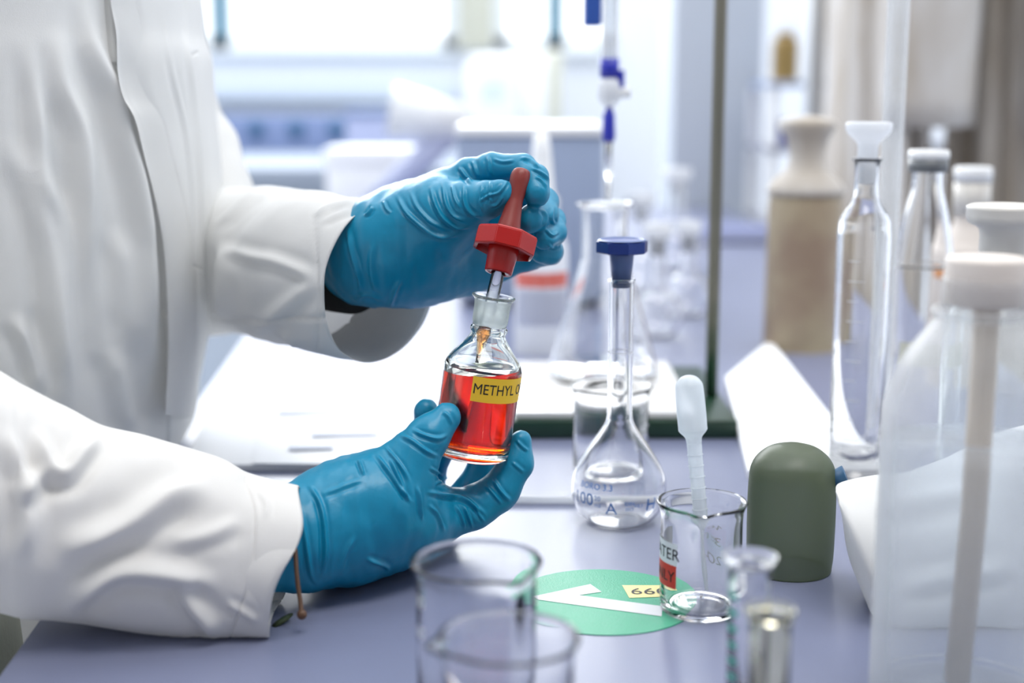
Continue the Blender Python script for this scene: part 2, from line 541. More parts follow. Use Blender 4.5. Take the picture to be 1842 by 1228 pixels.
def loft(stations, nseg=96, n=14, shear=None, inner=None, squash=1.0, power=2.0):
    """sleeve: stations (top px, top py, top Y, bottom px, bottom py, bottom Y, half depth, shear x)"""
    S = cr(stations, n)
    A = np.array([P(s[0], s[1], s[2]) for s in S]); B = np.array([P(s[3], s[4], s[5]) for s in S])
    C = (A+B)/2; H = (A-B)/2
    ax = np.gradient(C, axis=0)
    V = []; th = np.linspace(0, 2*math.pi, nseg, endpoint=False)
    for i in range(len(S)):
        dv = np.cross(ax[i], H[i]); dv /= np.linalg.norm(dv)
        if dv[1] < 0: dv = -dv
        if squash == 0: dv = np.array([0., 1., 0.])
        dv = dv*S[i][6]; dv[0] += S[i][7]
        c, s = np.cos(th), np.sin(th)
        if power != 2.0:
            c = np.sign(c)*np.abs(c)**(2/power); s = np.sign(s)*np.abs(s)**(2/power)
        V.append(C[i] + c[:, None]*H[i] + s[:, None]*dv)
    if inner:                            # turn the last ring inwards, so the cuff has a thickness and an inside
        last = V[-1]; c = last.mean(0)
        dirn = C[-1]-C[-8]; dirn /= np.linalg.norm(dirn)
        V.append(c+(last-c)*.985+dirn*.0012)
        V.append(c+(last-c)*.955)
        for k in range(1, 9):
            V.append(c+(last-c)*(.95-.012*k) - dirn*inner*k/8)
    V = np.array(V); m = len(V)
    Vf = V.reshape(-1, 3)
    i = np.arange(m-1)[:, None]; j = np.arange(nseg)[None, :]; jn = (j+1) % nseg
    f = np.stack([i*nseg+j, i*nseg+jn, (i+1)*nseg+jn, (i+1)*nseg+j], -1).reshape(-1, 4)
    me = poly_mesh('loft', Vf, f)
    b = bmesh.new(); b.from_mesh(me); bmesh.ops.recalc_face_normals(b, faces=b.faces)
    b.to_mesh(me); b.free(); me.update()
    return me

# ================================================================== THE SETTING
EDGE = lambda Y: -.222 - .062*(Y-.6)             # left edge of the bench, slightly askew
def bench():
    b = bmesh.new()
    y0, y1, x1 = .16, 3.0, .45
    t = [b.verts.new((EDGE(y0), y0, 0)), b.verts.new((x1, y0, 0)), b.verts.new((x1, y1, 0)), b.verts.new((EDGE(y1), y1, 0))]
    d = [b.verts.new((v.co.x, v.co.y, -.03)) for v in t]
    b.faces.new(t); b.faces.new(d[::-1])
    for i in range(4):
        b.faces.new((t[i], d[i], d[(i+1) % 4], t[(i+1) % 4]))
    bmesh.ops.recalc_face_normals(b, faces=b.faces)
    bmesh.ops.bevel(b, geom=b.edges[:], offset=.002, segments=2, affect='EDGES')
    r = empty('laboratory_bench', (0, 0, 0), 'lavender grey laboratory bench top that carries the glassware and papers', 'bench')
    sharp(obj('bench_top', b, M['bench'], r))
    box('cabinet_panel', -.18, .42, .25, 2.9, -.9, -.03, M['white'], r)
    return r
bench()
def setting():
    o = box('floor', -5, 5, -2, 6, -.95, -.9, M['floor'], bev=0); tag(o, kind='structure')
    o = box('wall_front_light_block', -3.2, 3.3, -1.5, -1.4, -.9, 2.3, M['wall_dim'], bev=0); tag(o, kind='structure')  # unseen, added behind the camera to block frontal light
    o = box('wall_left_light_block', -3.3, -3.2, -1.4, 5.2, -.9, 2.3, M['wall'], bev=0); tag(o, kind='structure')  # unseen side wall, added to lower the ambient light
    o = box('ceiling_light_block', -3.3, 3.3, -1.5, .80, 2.3, 2.4, M['wall'], bev=0); tag(o, kind='structure')  # unseen, added over the near half only to hold back sky light
    Yw = 5.2; zs = .385; zt = 1.9
    b = bmesh.new()
    def wb(x0, x1, z0, z1): box_bm(x0, x1, Yw, Yw+.15, z0, z1, 0, b)
    wb(-5, 5, -.9, zs); wb(-5, 5, zt, 2.3); wb(-5, -3.2, zs, zt); wb(-.20, -.06, zs, zt); wb(.37, 5, zs, zt)
    o = obj('wall_back', b, M['wall'], smooth=False); tag(o, kind='structure')
    o = box('wall_right', 3.2, 3.3, -1.4, 5.2, -.9, 2.3, M['wall'], bev=0); tag(o, kind='structure')
    for n, (x0, x1, mull) in enumerate(((-3.2, -.20, (-2.1, -1.045)), (-.06, .37, (.155,)))):
        w = bpy.data.objects.new('window_%d' % (n+1), None); COL.objects.link(w); w.location = (0, Yw, 0)
        tag(w, kind='structure')
        f = bmesh.new(); t = .045
        box_bm(x0, x0+t, 0, .07, zs, zt, 0, f); box_bm(x1-t, x1, 0, .07, zs, zt, 0, f)
        box_bm(x0, x1, 0, .07, zs, zs+t, 0, f); box_bm(x0, x1, 0, .07, zt-t, zt, 0, f)
        obj('window_frame', f, M['paint_white'], w, False)
        for mx in mull:
            box('mullion', mx-.035, mx+.035, 0, .07, zs, zt, M['mullion'], w)
        box('window_sill', x0, x1, -.05, 0, zs-.02, zs, M['paint_white'], w)
    # panel bands on the wall under the windows
    tag(box('trim_1', -3.4, -.2, 5.1, 5.2, .21, .27, M['pale_blue']), kind='structure')
    tag(box('trim_2', -.19, -.07, 5.14, 5.2, .385, 1.9, M['cream']), kind='structure')
    tag(box('column', .335, .52, 3.0, 3.25, -.9, 2.3, M['column']), kind='structure')
setting()

# ================================================================== BACKGROUND
def far_bench():
    r = empty('far_bench', (0, 0, 0), 'pale blue fronted wall bench under the long window', 'bench')
    box('bench_top', -3.1, .2, 3.6, 5.1, .01, .05, M['far_top'], r)
    box('bench_front', -3.1, .2, 3.66, 3.7, -.85, .01, M['far_front'], r)
    tr = empty('socket_trunking', (0, 4.55, 0), 'slate blue socket trunking with dark round outlets on the far bench', 'trunking')
    box('trunking_body', -1.25, -.38, 0, .1, .05, .165, M['slate'], tr)
    for i in range(8):
        x = -1.19 + i*.127
        if x > -.45: break
        o = obj('socket', lathe([(0, 0), (.026, 0), (.026, .012), (.018, .02), (0, .02)], 20), M['socket'], tr)
        o.location = (x, 0, .12); o.rotation_euler = (math.pi/2, 0, 0)
    c = empty('instrument_case', (-.34, 3.9, .05), 'lavender instrument case with a blue lid on the far bench', 'instrument')
    box('case_body', -.11, .12, 0, .2, 0, .12, M['lavender'], c)
    box('case_lid', -.115, .125, -.005, .2, .12, .14, M['slate'], c)
far_bench()
def lying_sheet(name, quad, m, thick=.0015, parent=None, label=None, cat=None, group=None, z=0.0, waves=0):
    """thin stack of paper: quad of table points, near left first, counter clockwise"""
    b = bmesh.new(); n = 10
    q = [Vector(p) for p in quad]; g = []
    for j in range(n+1):
        row = []
        for i in range(n+1):
            u, v = i/n, j/n
            p = (q[0]*(1-u)+q[1]*u)*(1-v)+(q[3]*(1-u)+q[2]*u)*v
            p.z = z + thick + waves*math.sin(u*5+v*3)**2*u*v*(1-u)
            row.append(b.verts.new(p))
        g.append(row)
    for j in range(n):
        for i in range(n):
            b.faces.new((g[j][i], g[j][i+1], g[j+1][i+1], g[j+1][i]))
    r = bmesh.ops.extrude_face_region(b, geom=b.faces[:])
    for v in [e for e in r['geom'] if isinstance(e, bmesh.types.BMVert)]: v.co.z = z + .0002
    bmesh.ops.recalc_face_normals(b, faces=b.faces)
    o = obj(name, b, m, parent, False)
    if label: tag(o, label, cat, group)
    return o
# left: open book of worksheets
def worksheets():
    r = empty('paper_stack', (0, 0, 0), 'stack of white printed worksheets lying on the bench behind the wrists', 'paper')
    lying_sheet('paper_sheet', [T(330, 846), T(700, 846), T(700, 712), T(395, 712)], M['paper'], .004, r)
    lying_sheet('paper_sheet', [T(455, 836, .004), T(690, 838, .004), T(695, 715, .004), T(478, 712, .004)], M['paper'], .0012, r, z=.004, waves=.003)
    for (x0, x1, y) in ((500, 630, 742), (560, 680, 782), (520, 600, 806)):
        lying_sheet('printed_line', [T(x0, y+4, .006), T(x1, y+2, .006), T(x1, y-5, .006), T(x0, y-3, .006)], M['grey_ink'], .0008, r, z=.0062)
worksheets()
def right_sheets():
    r = empty('paper_pad', (0, 0, 0), 'white paper pad lying askew beside the retort stand base', 'paper')
    lying_sheet('paper_sheet', [T(1345, 862), T(1575, 866), T(1385, 622), T(1305, 690)], M['paper'], .006, r)
    lying_sheet('paper_sheet', [T(1352, 846, .006), T(1545, 852, .006), T(1400, 668, .006), T(1325, 715, .006)], M['paper'], .001, r, z=.006, waves=.004)
right_sheets()
def bg_boxes():
    def ob(name, px0, px1, py0, Y, depth, m, label, cat, z0=0.0, bev=.006):
        a = P(px0, py0, Y); c = P(px1, py0, Y)
        r = empty(name, ((a.x+c.x)/2, Y, z0), label, cat)
        w = (c.x-a.x)/2
        return r, w, a.z - z0
    r, w, h = ob('instrument_housing', 822, 1088, 226, 1.62, .22, 0, 'grey blue instrument housing with pale rim behind the dropper hand', 'instrument')
    box('housing_body', -w, w, 0, .2, .008, h-.012, M['grey_blue'], r, .006)
    box('housing_lid', -w-.002, w+.002, -.004, .204, h-.012, h, M['white'], r, .004)
    for sx in (-1, 1):
        for y in (.02, .18):
            o = obj('rubber_foot', lathe([(0, 0), (.01, 0), (.009, .008), (0, .008)], 16), M['matte_dark'], r); o.location = (sx*(w-.02), y, 0)
    # white carton
    r, w, h = ob('white_carton', 585, 735, 268, 2.75, .2, 0, 'white carton with folded lid standing at the back of the bench', 'carton')
    box('carton_body', -w, w, 0, .16, 0, h-.03, M['paper'], r, .003)
    box('carton_lid', -w-.004, w+.004, -.004, .164, h-.03, h, M['paper'], r, .003)
    # cream cabinet & white analyser on the far bench
    r, w, h = ob('wall_cabinet', 935, 1012, 92, 4.7, .2, 0, 'cream wall cabinet with a pale door under the small window', 'cabinet', z0=.05)
    box('cabinet_body', -w, w, 0, .3, 0, h, M['cream'], r, .006)
    box('door', -w+.012, w-.05, -.015, 0, .02, h-.02, M['white'], r, .004)
    r, w, h = ob('analyser', 838, 932, 98, 4.3, .2, 0, 'white rounded bench analyser beside the cream cabinet', 'instrument', z0=.05)
    box('analyser_body', -w, w, 0, .3, 0, h, M['white'], r, .03)
    box('display', -w+.04, w-.04, -.004, .01, h*.55, h*.8, M['pale_blue'], r, .004)
    # slanted arm lamp like strut
    a, c = P(668, 372, 2.4), P(812, 236, 2.4)
    a.z = max(a.z, .03)
    r = empty('lamp_arm', (a.x, 2.4, 0), 'lavender slanting desk lamp arm in front of the far bench', 'lamp')
    d = c-a
    obj('arm', tube_bm([Vector((0, 0, a.z)), Vector((d.x, 0, c.z))], .022, 14), M['lavender'], r)
    obj('lamp_head', tube_bm([Vector((d.x+.03, 0, c.z+.01)), Vector((d.x-.10, 0, c.z+.035))], [.03, .045], 20), M['white'], r)
    obj('lamp_base', lathe([(0, 0), (.08, 0), (.08, .015), (.03, .03), (.022, a.z+.01), (0, a.z+.01)], 28), M['lavender'], r)
bg_boxes()
def bottle_thing(name, px, base, prof, m, label, cat, t=None, group=None, seg=48, part='bottle_body'):
    r = empty(name, base, label, cat, group=group)
    p = prof
    if t: p, inner = shell(prof, t)
    obj(part, lathe(p, seg, closed=bool(t)), m, r)
    return r
def at(px, Y, z=0.0, zr=None):
    d = Y*CP + (CAMH-(z if zr is None else zr))*SP
    return Vector(((px-CX)/F*d, Y, z))
# white wash bottle with red band behind the dropper hand
def squeeze_bottle():
    r = empty('squeeze_bottle', at(974, 1.34, 0, .14), 'white cone topped squeeze bottle with a red label band behind the dropper hand', 'bottle')
    prof = sm([(0, 0), (.024, 0), (.0255, .004), (.0255, .09), (.022, .108), (.0155, .125), (.0155, .132)], 4)
    obj('bottle_body', lathe(prof+[(0, .132)], 48, False), M['squeeze'], r)
    obj('nozzle', lathe([(0, .13), (.0165, .13), (.0165, .145), (.012, .152), (.009, .19), (.0065, .206), (0, .208)], 32, False), M['white'], r)
    obj('label_band', patch(.0258, math.radians(200), math.radians(340), .064, .078), M['soft_red'], r)
    o = obj('printed_label', patch(.0257, math.radians(205), math.radians(335), .028, .062), M['lavender'], r)
squeeze_bottle()
# far clear glassware, softly blurred between burette and rod
def far_glass():
    spots = [(1150, 1.75, .032, .10), (1215, 1.95, .036, .12), (1235, 1.55, .026, .085), (1180, 1.42, .026, .095)]
    words = ['clear round flask behind the burette tip, left of the taller flask', 'tallest clear round flask in the far cluster',
             'small clear flask nearest the retort rod', 'clear flask just behind the conical flask shoulder']
    for (px, Y, rr, h), w in zip(spots, words):
        r = empty('round_flask', at(px, Y), w, 'flask', group='clear flasks at the back of the bench')
        outer = sm([(0, 0), (rr*.6, .001), (rr*.97, rr*.55), (rr, rr*.95), (rr*.72, rr*1.6), (rr*.34, rr*2.0), (rr*.33, h), (rr*.42, h+.003)], 5)
        p, inn = shell(outer, .0016)
        obj('flask_body', lathe(p, 40), M['glass'], r)
        obj('stopper', lathe([(0, h-.012), (rr*.26, h-.012), (rr*.28, h+.004), (rr*.55, h+.008), (rr*.55, h+.02), (0, h+.022)], 24, False), M['squeeze'], r)
far_glass()
def shelf_unit():
    Y = 2.7
    x0, x1 = at(1378, Y).x, at(1560, Y).x
    r = empty('shelf_unit', (x0, Y, -.9), 'grey open shelf unit behind the glass cylinder at the window side', 'shelf')
    for z in (.0, .14, .262):
        box('shelf_board', 0, .75, 0, .25, z+.9-.012, z+.9, M['shelf'] if z < .2 else M['grey_blue'], r)
    for x in (0.01, .73):
        for y in (.01, .23):
            box('post', x-.01, x+.01, y, y+.018, 0, 1.162, M['white'], r)
    g = empty('reagent_jar', at(1411, Y+.1, .262), 'golden brown reagent jar standing on the top shelf', 'jar')
    obj('jar_body', lathe(sm([(0, 0), (.023, 0), (.025, .005), (.025, .07), (.018, .082), (.017, .09)], 3)+[(0, .09)], 32, False), M['gold'], g)
    obj('lid', lathe([(0, .088), (.019, .088), (.019, .1), (0, .101)], 28, False), M['ivory'], g)
    n = empty('navy_box', at(1430, Y+.06, .14), 'navy blue box on the middle shelf', 'box')
    box('box_body', -.035, .035, 0, .1, 0, .036, M['navy'], n); box('box_lid', -.037, .037, -.002, .102, .036, .046, M['navy'], n)
    n = empty('blue_tray', at(1330, 2.3, 0), 'pale blue tray beyond the retort rod', 'tray')
    b = bmesh.new(); box_bm(-.07, .07, 0, .1, 0, .004, 0, b)
    for q in ((-.07, .07, 0, .004), (-.07, .07, .096, .1), (-.07, -.066, 0, .1), (.066, .07, 0, .1)): box_bm(*q, 0, .022, 0, b)
    obj('tray_body', b, M['lavender'], n, False)
shelf_unit()
def hanging_coats():
    # coats on a rail at the right, beyond the bench
    r = empty('coat_rail', (.9, 2.15, -.9), 'grey metal coat rail at the back on the window side', 'rail')
    obj('rail_bar', tube_bm([(-.45, 0, 2.2), (.5, 0, 2.2)], .012, 14), M['metal'], r)
    for x in (-.45, .5):
        obj('rail_post', tube_bm([(x, 0, 0), (x, 0, 2.2)], .014, 14), M['metal'], r)
        obj('rail_foot', tube_bm([(x, -.2, .02), (x, .2, .02)], .014, 12), M['metal'], r)
    spots = [(.545, 1.95, 'beige coat hanging nearest the tall glass cylinder', .055, 1.57),
             (.735, 1.95, 'beige coat hanging second along the rail', .055, 1.57)]
    for x, Y, lab, rx, rot in spots:
        c = empty('hanging_coat', (x, Y+.2, -.35), lab, 'coat', rot=(0, 0, rot), group='beige coats on the rail')
        V = []; nz, na = 60, 96
        for k in range(nz+1):
            t = k/nz; z = t*1.55
            w = .17+.03*(1-t) if t < .9 else .17*(1-(t-.9)*6)+.02
            for a in range(na):
                A = 2*math.pi*a/na
                f = 1 + .10*math.sin(7*A+2*t)+.06*math.sin(13*A+5*t+x*9)
                V.append((w*f*math.cos(A), rx*f*math.sin(A), z))
        i = np.arange(nz)[:, None]; j = np.arange(na)[None]; jn = (j+1) % na
        fc = np.stack([i*na+j, i*na+jn, (i+1)*na+jn, (i+1)*na+j], -1).reshape(-1, 4)
        obj('coat_body', poly_mesh('coat', np.array(V), fc), M['beige_coat'], c)
        for s in (-1, 1):
            path = cr([(s*.16, -.01, 1.42), (s*.205, -.015, 1.15), (s*.20, -.02, .85), (s*.18, -.025, .55)], 8)
            obj('sleeve', tube_bm([Vector(p) for p in path], [.06]*len(path), 24, cap=True), M['beige_coat'], c)
hanging_coats()

# ================================================================== RETORT STAND, BURETTE, CONICAL FLASK
def retort():
    a = T(905, 790); Y0 = a.y
    x0, x1 = at(905, Y0).x, at(1328, Y0).x
    h = .014
    r = empty('retort_stand', (0, 0, 0), 'retort stand with a dark green base plate and worn grey rod', 'stand')
    box('base_plate', x0, x1, Y0, Y0+.205, .0, h, M['enamel_green'], r, .003)
    rp = at(1290, 1.075, h, .2)
    o = obj('rod', tube_bm([(0, 0, 0), (0, 0, .75)], .0048, 24), M['rod'], r); o.location = rp
    rp2 = at(1096, 1.115, 0, .25)
    zc = .40
    o = obj('clamp_arm', tube_bm([(rp.x, rp.y-.012, zc), (rp2.x-.012, rp2.y-.012, zc)], .005, 14), M['metal'], r)
    o = box('boss_head', rp.x-.012, rp.x+.012, rp.y-.02, rp.y+.012, zc-.012, zc+.012, M['metal'], r, .002)
    b0 = P(1050, 47, 1.115); b1 = P(1080, 47, 1.115)
    box('clamp_jaw', b0.x, b1.x, 1.10, 1.13, b0.z, zc+.01, mat('blue_clamp', (.03, .10, .42), .4), r, .002)
    # tile on the plate, lengthened to stand for the plate's white reflection
    t = empty('ceramic_tile', (0, 0, h), 'white ceramic tile on the green base plate under the conical flask', 'tile')
    xa, xb = at(925, Y0+.01).x, at(1250, Y0+.01).x
    box('tile_body', xa, xb, Y0+.006, Y0+.20, 0, .005, M['tile'], t, .0012)
    # burette
    bx, by = rp2.x, rp2.y
    bu = empty('burette', (bx, by, 0), 'glass burette with blue stopcock hanging over the conical flask', 'burette')
    zt = P(1095, 105, by).z; zm = P(1095, 140, by).z; zv = P(1095, 192, by).z; zb = P(1095, 255, by).z
    p, _ = shell([(.0045, zt-.002), (.006, zt), (.006, .62)], .0012)
    obj('burette_tube', lathe([(.0062, zt-.004), (.0062, .62), (.0048, .62), (.0048, zt-.004)], 32), M['pe'], bu)
    obj('blue_collar', lathe([(0, zm), (.0072, zm), (.0075, zt), (0, zt)], 28, False), M['blue_tap'], bu)
    obj('valve_body', lathe([(0, zv), (.004, zv), (.0085, zv+.006), (.0085, zm-.004), (.006, zm), (0, zm)], 28, False), M['squeeze'], bu)
    hd = tube_bm([(-.004, 0, (zm+zv)/2), (.016, 0, (zm+zv)/2)], .0042, 16)
    obj('valve_barrel', hd, M['white'], bu)
    k = obj('valve_handle', box_bm(.006, .0115, -.003, .003, zm-.008, zm+.006, .001), M['blue_tap'], bu)
    obj('blue_tip_nut', lathe([(0, zb), (.0042, zb), (.0052, zb+.004), (.0045, zv-.006), (.0022, zv), (0, zv)], 24, False), M['blue_tap'], bu)
    obj('glass_tip', lathe([(.0028, zb+.002), (.0026, zb-.02), (.0012, zb-.045), (.0006, zb-.045), (.0018, zb-.02), (.0018, zb+.002)], 20), M['glass'], bu)
    # conical flask
    f = empty('conical_flask', at(1086, 1.118, h+.005, .08), 'clear conical flask on the white tile under the burette', 'flask')
    H = P(1086, 368, 1.118).z - h - .005
    outer = sm([(0, 0), (.036, .0005), (.0425, .004), (.043, .010), (.035, .040), (.0245, .075), (.0195, .092), (.0180, .100), (.0180, H-.006), (.0195, H-.002), (.0225, H)], 5)
    p, inn = shell(outer, .0018)
    obj('flask_body', lathe(p, 72), M['glass'], f)
    # pale indicator solution in the bottom
    lv = .012
    liq = [(0, .0016)] + [(r-.0004+.0006, z) for r, z in inn if z < lv and r > .002] + [(.0405, lv), (0, lv)]
    obj('liquid', lathe(liq, 64, False), M['water'], f)
retort()

# ================================================================== BEAKERS
def beaker(name, base, rad, h, label, rot=0.0, t=.0010, mat_=None, spout=True, lip=.0022, group=None, sa=math.pi):
    r = empty(name, base, label, 'beaker', rot=(0, 0, rot), group=group)
    outer = [(0, .0012), (rad*.80, .0006)] + sm([(rad*.86, .0), (rad*.965, .0016), (rad, .006), (rad, h*.3), (rad, h*.6), (rad, h-.008), (rad+lip*.4, h-.003), (rad+lip, h-.0004)], 4)
    inn = [(rad+lip-.0006, h+.0004), (rad+lip*.2-.0006, h-.0012), (rad-t, h-.006), (rad-t, h*.5), (rad-t, .009)] + \
          [(rad-t-.0012, .0045), (rad*.85, .0030), (rad*.6, .0034), (0, .0036)]
    def fn(rr, z, a):
        if not spout or z < h*.82 or rr < rad*.9: return rr
        k = ((z-h*.82)/(h*.18))**2
        d = math.atan2(math.sin(a-sa), math.cos(a-sa))
        return rr + k*.0052*math.exp(-(d/.22)**2)
    obj('beaker_body', lathe(outer+inn, 96, False, fn=fn), mat_ or M['glass'], r)
    return r
# label beaker with the pipette (right of centre)
bb = at(1261, .652, 0, .03)
bk = beaker('beaker', bb, .0194, .0545, 'small clear beaker with a red and white label holding the plastic pipette', rot=0, sa=math.radians(262))
A270 = math.radians(270)
LR = .0196
la1 = math.radians(270) - math.radians(43)          # right end of the label
la0 = la1 - math.radians(95)
obj('white_label', patch(LR, la0, la1+.02, .0268, .0375), M['white_ink'], bk)
obj('red_label', patch(LR+.00005, la0, la1-.0, .0155, .0268), M['red_label'], bk)
tw = wrap_text('WATER', .0080, LR+.00015, la1-.60, .0318, sx=1.0)
obj('lettering', tw, M['ink'], bk, False)
tw = wrap_text('ONLY', .0076, LR+.0002, la1-.56, .0208, sx=1.0)
obj('lettering', tw, M['ink'], bk, False)
for s, z in (('40', .036), ('30', .0275), ('20', .0190)):
    obj('volume_mark', wrap_text(s, .0058, LR, math.radians(58), z), M['white_ink'], bk, False)
    obj('volume_mark', patch(LR, math.radians(66), math.radians(74), z-.0002, z+.0002, 6, 1), M['white_ink'], bk, False)
# plastic pipette leaning in it
def pipette():
    top = P(1240, 700, .672); tip = Vector((bb.x+.002, bb.y+.003, .0042))
    tip = P(1272, 1085, .664); tip.z = max(tip.z, .0045)
    d = top-tip; L = d.length
    r = empty('plastic_pipette', tip, 'translucent plastic dropping pipette leaning in the labelled beaker', 'pipette')
    r.rotation_mode = 'QUATERNION'; r.rotation_quaternion = Vector((0, 0, 1)).rotation_difference(d.normalized())
    k = L/.112
    out = sm([(.0008, 0), (.0011, .006), (.0023, .030), (.0026, .034), (.0034, .037), (.0034, .058), (.0036, .080), (.0037, .083), (.0042, .086), (.0068, .0895), (.0070, .092), (.0071, .100), (.0068, .112), (.0062, .1155), (.004, .1185), (.0015, .1196), (0, .1197)], 4)
    out = [(a, z*k) for a, z in out]
    obj('stem_and_bulb', lathe(out, 40, False), M['pipette'], r)
    for i in range(7):
        z = (.040+i*.006)*k
        obj('graduation_ring', lathe([(.00355, z), (.0040, z+.0003), (.00355, z+.0007)], 28, False), M['pipette'], r)
pipette()
# beaker behind the volumetric flask
b3 = beaker('beaker', at(1099, .90, 0, .04), .0245, .0585, 'clear beaker standing just behind the blue stoppered flask', rot=math.radians(100))
for s, z in (('80', .046), ('60', .034), ('40', .022)):
    obj('volume_mark', wrap_text(s, .007, .0248, math.radians(222), z), M['white_ink'], b3, False)
    obj('volume_mark', patch(.0248, math.radians(236), math.radians(246), z-.0003, z+.0003, 6, 1), M['white_ink'], b3, False)
# front beakers
b1 = beaker('beaker', at(857, .522, 0, .07), .0232, .0695, 'large blurred clear beaker nearest the camera, spout towards the flask', rot=math.radians(125))
b2 = beaker('beaker', at(915, .462, 0, .06), .0225, .0625, 'clear beaker cut by the bottom of the picture, in front of the large one', rot=math.radians(20))
for s, z in (('80', .056), ('60', .044)):
    obj('volume_mark', wrap_text(s, .007, .0234, math.radians(80), z), M['white_ink'], b1, False)

# ================================================================== VOLUMETRIC FLASK
def vol_flask():
    base = at(1114, .795, 0, .05)
    d = dep(base)
    r = empty('volumetric_flask', base, 'pear shaped volumetric flask with an octagonal royal blue stopper', 'flask')
    s = d/F
    zn = .0585; H = P(1116, 502, base.y).z
    outer = sm([(0, .0008), (.012, .0004), (.0175, .0006), (.0235, .0065), (.0268, .015), (.0275, .0215), (.0258, .030), (.0195, .0415), (.0125, .0520), (.0083, .0590), (.0073, .066), (.0073, .09), (.0073, .12), (.0073, H-.004), (.0077, H-.0015), (.0081, H)], 6)
    p, inn = shell(outer, .0013, .0018)
    obj('flask_body', lathe(p, 96), M['glass'], r)
    def rf(z):
        zs = [q[1] for q in outer[6:]]; rs = [q[0] for q in outer[6:]]
        return float(np.interp(z, zs, rs)) + .00015
    for txt, ang, size, z in (('100', 219, .0098, .0190), ('A', 257, .0100, .0150), ('H', 308, .0100, .0165)):
        obj('lettering', wrap_text(txt, size, .0265, math.radians(ang), z, radfn=rf), M['blue_ink'], r, False)
    for txt, ang, z, sz in (('20', 240, .0205, .0038), ('ml', 240, .0165, .0038), ('DIN', 279, .0185, .0030), ('ISO', 279, .0150, .0030), ('+0,1', 290, .0168, .0030), ('BORO 3.3', 236, .0270, .0048)):
        obj('lettering', wrap_text(txt, sz, .026, math.radians(ang), z, radfn=rf), M['blue_ink'], r, False)
    obj('calibration_ring', lathe([(.00735, .1), (.00745, .1002), (.00735, .1004)], 48, False), M['white_ink'], r)
    # stopper
    st = lathe([(0, H-.004), (.0048, H-.004), (.0052, H-.0045), (.0068, H+.013), (.0072, H+.016), (0, H+.016)], 40, False)
    plug = obj('stopper_plug', st, M['blue_plug'], r)
    b = lathe([(.0, .0065), (.0128, .0065), (.0148, .0060), (.0148, .0), (.0138, -.0006), (.0075, -.0006), (0, -.0006)], 8, False)
    cap = obj('stopper_cap', b, M['blue_plastic'], plug, False); cap.location = (0, 0, H+.0155)
    cap.rotation_euler = (0, 0, math.radians(10))
    disc = obj('cap_rim', lathe([(.0115, .0066), (.0126, .0073), (.0137, .0066)], 48, False), M['blue_plug'], plug); disc.location = (0, 0, H+.0155)
vol_flask()
# glass stirring rod lying on the bench
def rod_on_bench():
    Y = .832; a, c = at(842, Y, .0025), at(1245, Y-.003, .0025)
    o = obj('stirring_rod', tube_bm([a+Vector((0, 0, .00)), c], .0024, 20), M['squeeze'])
    tag(o, 'thin white stirring rod lying on the bench behind the flask', 'rod')
rod_on_bench()

# ================================================================== GREEN STICKER
def sticker():
    c = (T(1085, 1025)+T(1085, 1143))/2
    rad = (T(1085, 1025)-T(1085, 1143)).length/2
    r = empty('round_sticker', (c.x, c.y, 0), 'round green floor-style sticker with a white arrow on the bench', 'sticker')
    obj('sticker_disc', lathe([(0, .0004), (rad, .0004), (rad, 0), (0, 0)], 96, False), M['sticker'], r, False)
    def poly(name, pxs, m, z):
        b = bmesh.new(); vs = []
        for q in pxs:
            w = T(*q); vs.append(b.verts.new((w.x-c.x, w.y-c.y, z)))
        f = b.faces.new(vs)
        e = bmesh.ops.extrude_face_region(b, geom=[f])
        for v in [x for x in e['geom'] if isinstance(x, bmesh.types.BMVert)]: v.co.z = z+.0001
        bmesh.ops.recalc_face_normals(b, faces=b.faces)
        return obj(name, b, m, r, False)
    poly('white_arrow', [(960, 1074), (1062, 1052), (1082, 1066), (1041, 1072), (1192, 1092), (1190, 1110), (1010, 1086), (968, 1080)], M['sticker_white'], .0005)
    poly('yellow_label', [(1119, 1054), (1198, 1054), (1214, 1074), (1132, 1077)], M['pale_yellow'], .0005)
    a = T(1168, 1066)
    me = text_me('660', .0105)
    for v in me.vertices:
        x, y = v.co.x*1.22, v.co.y*1.15
        v.co = (a.x-c.x+x+.02*y, a.y-c.y+y, .00075)
    obj('lettering', me, M['ink'], r, False)
sticker()

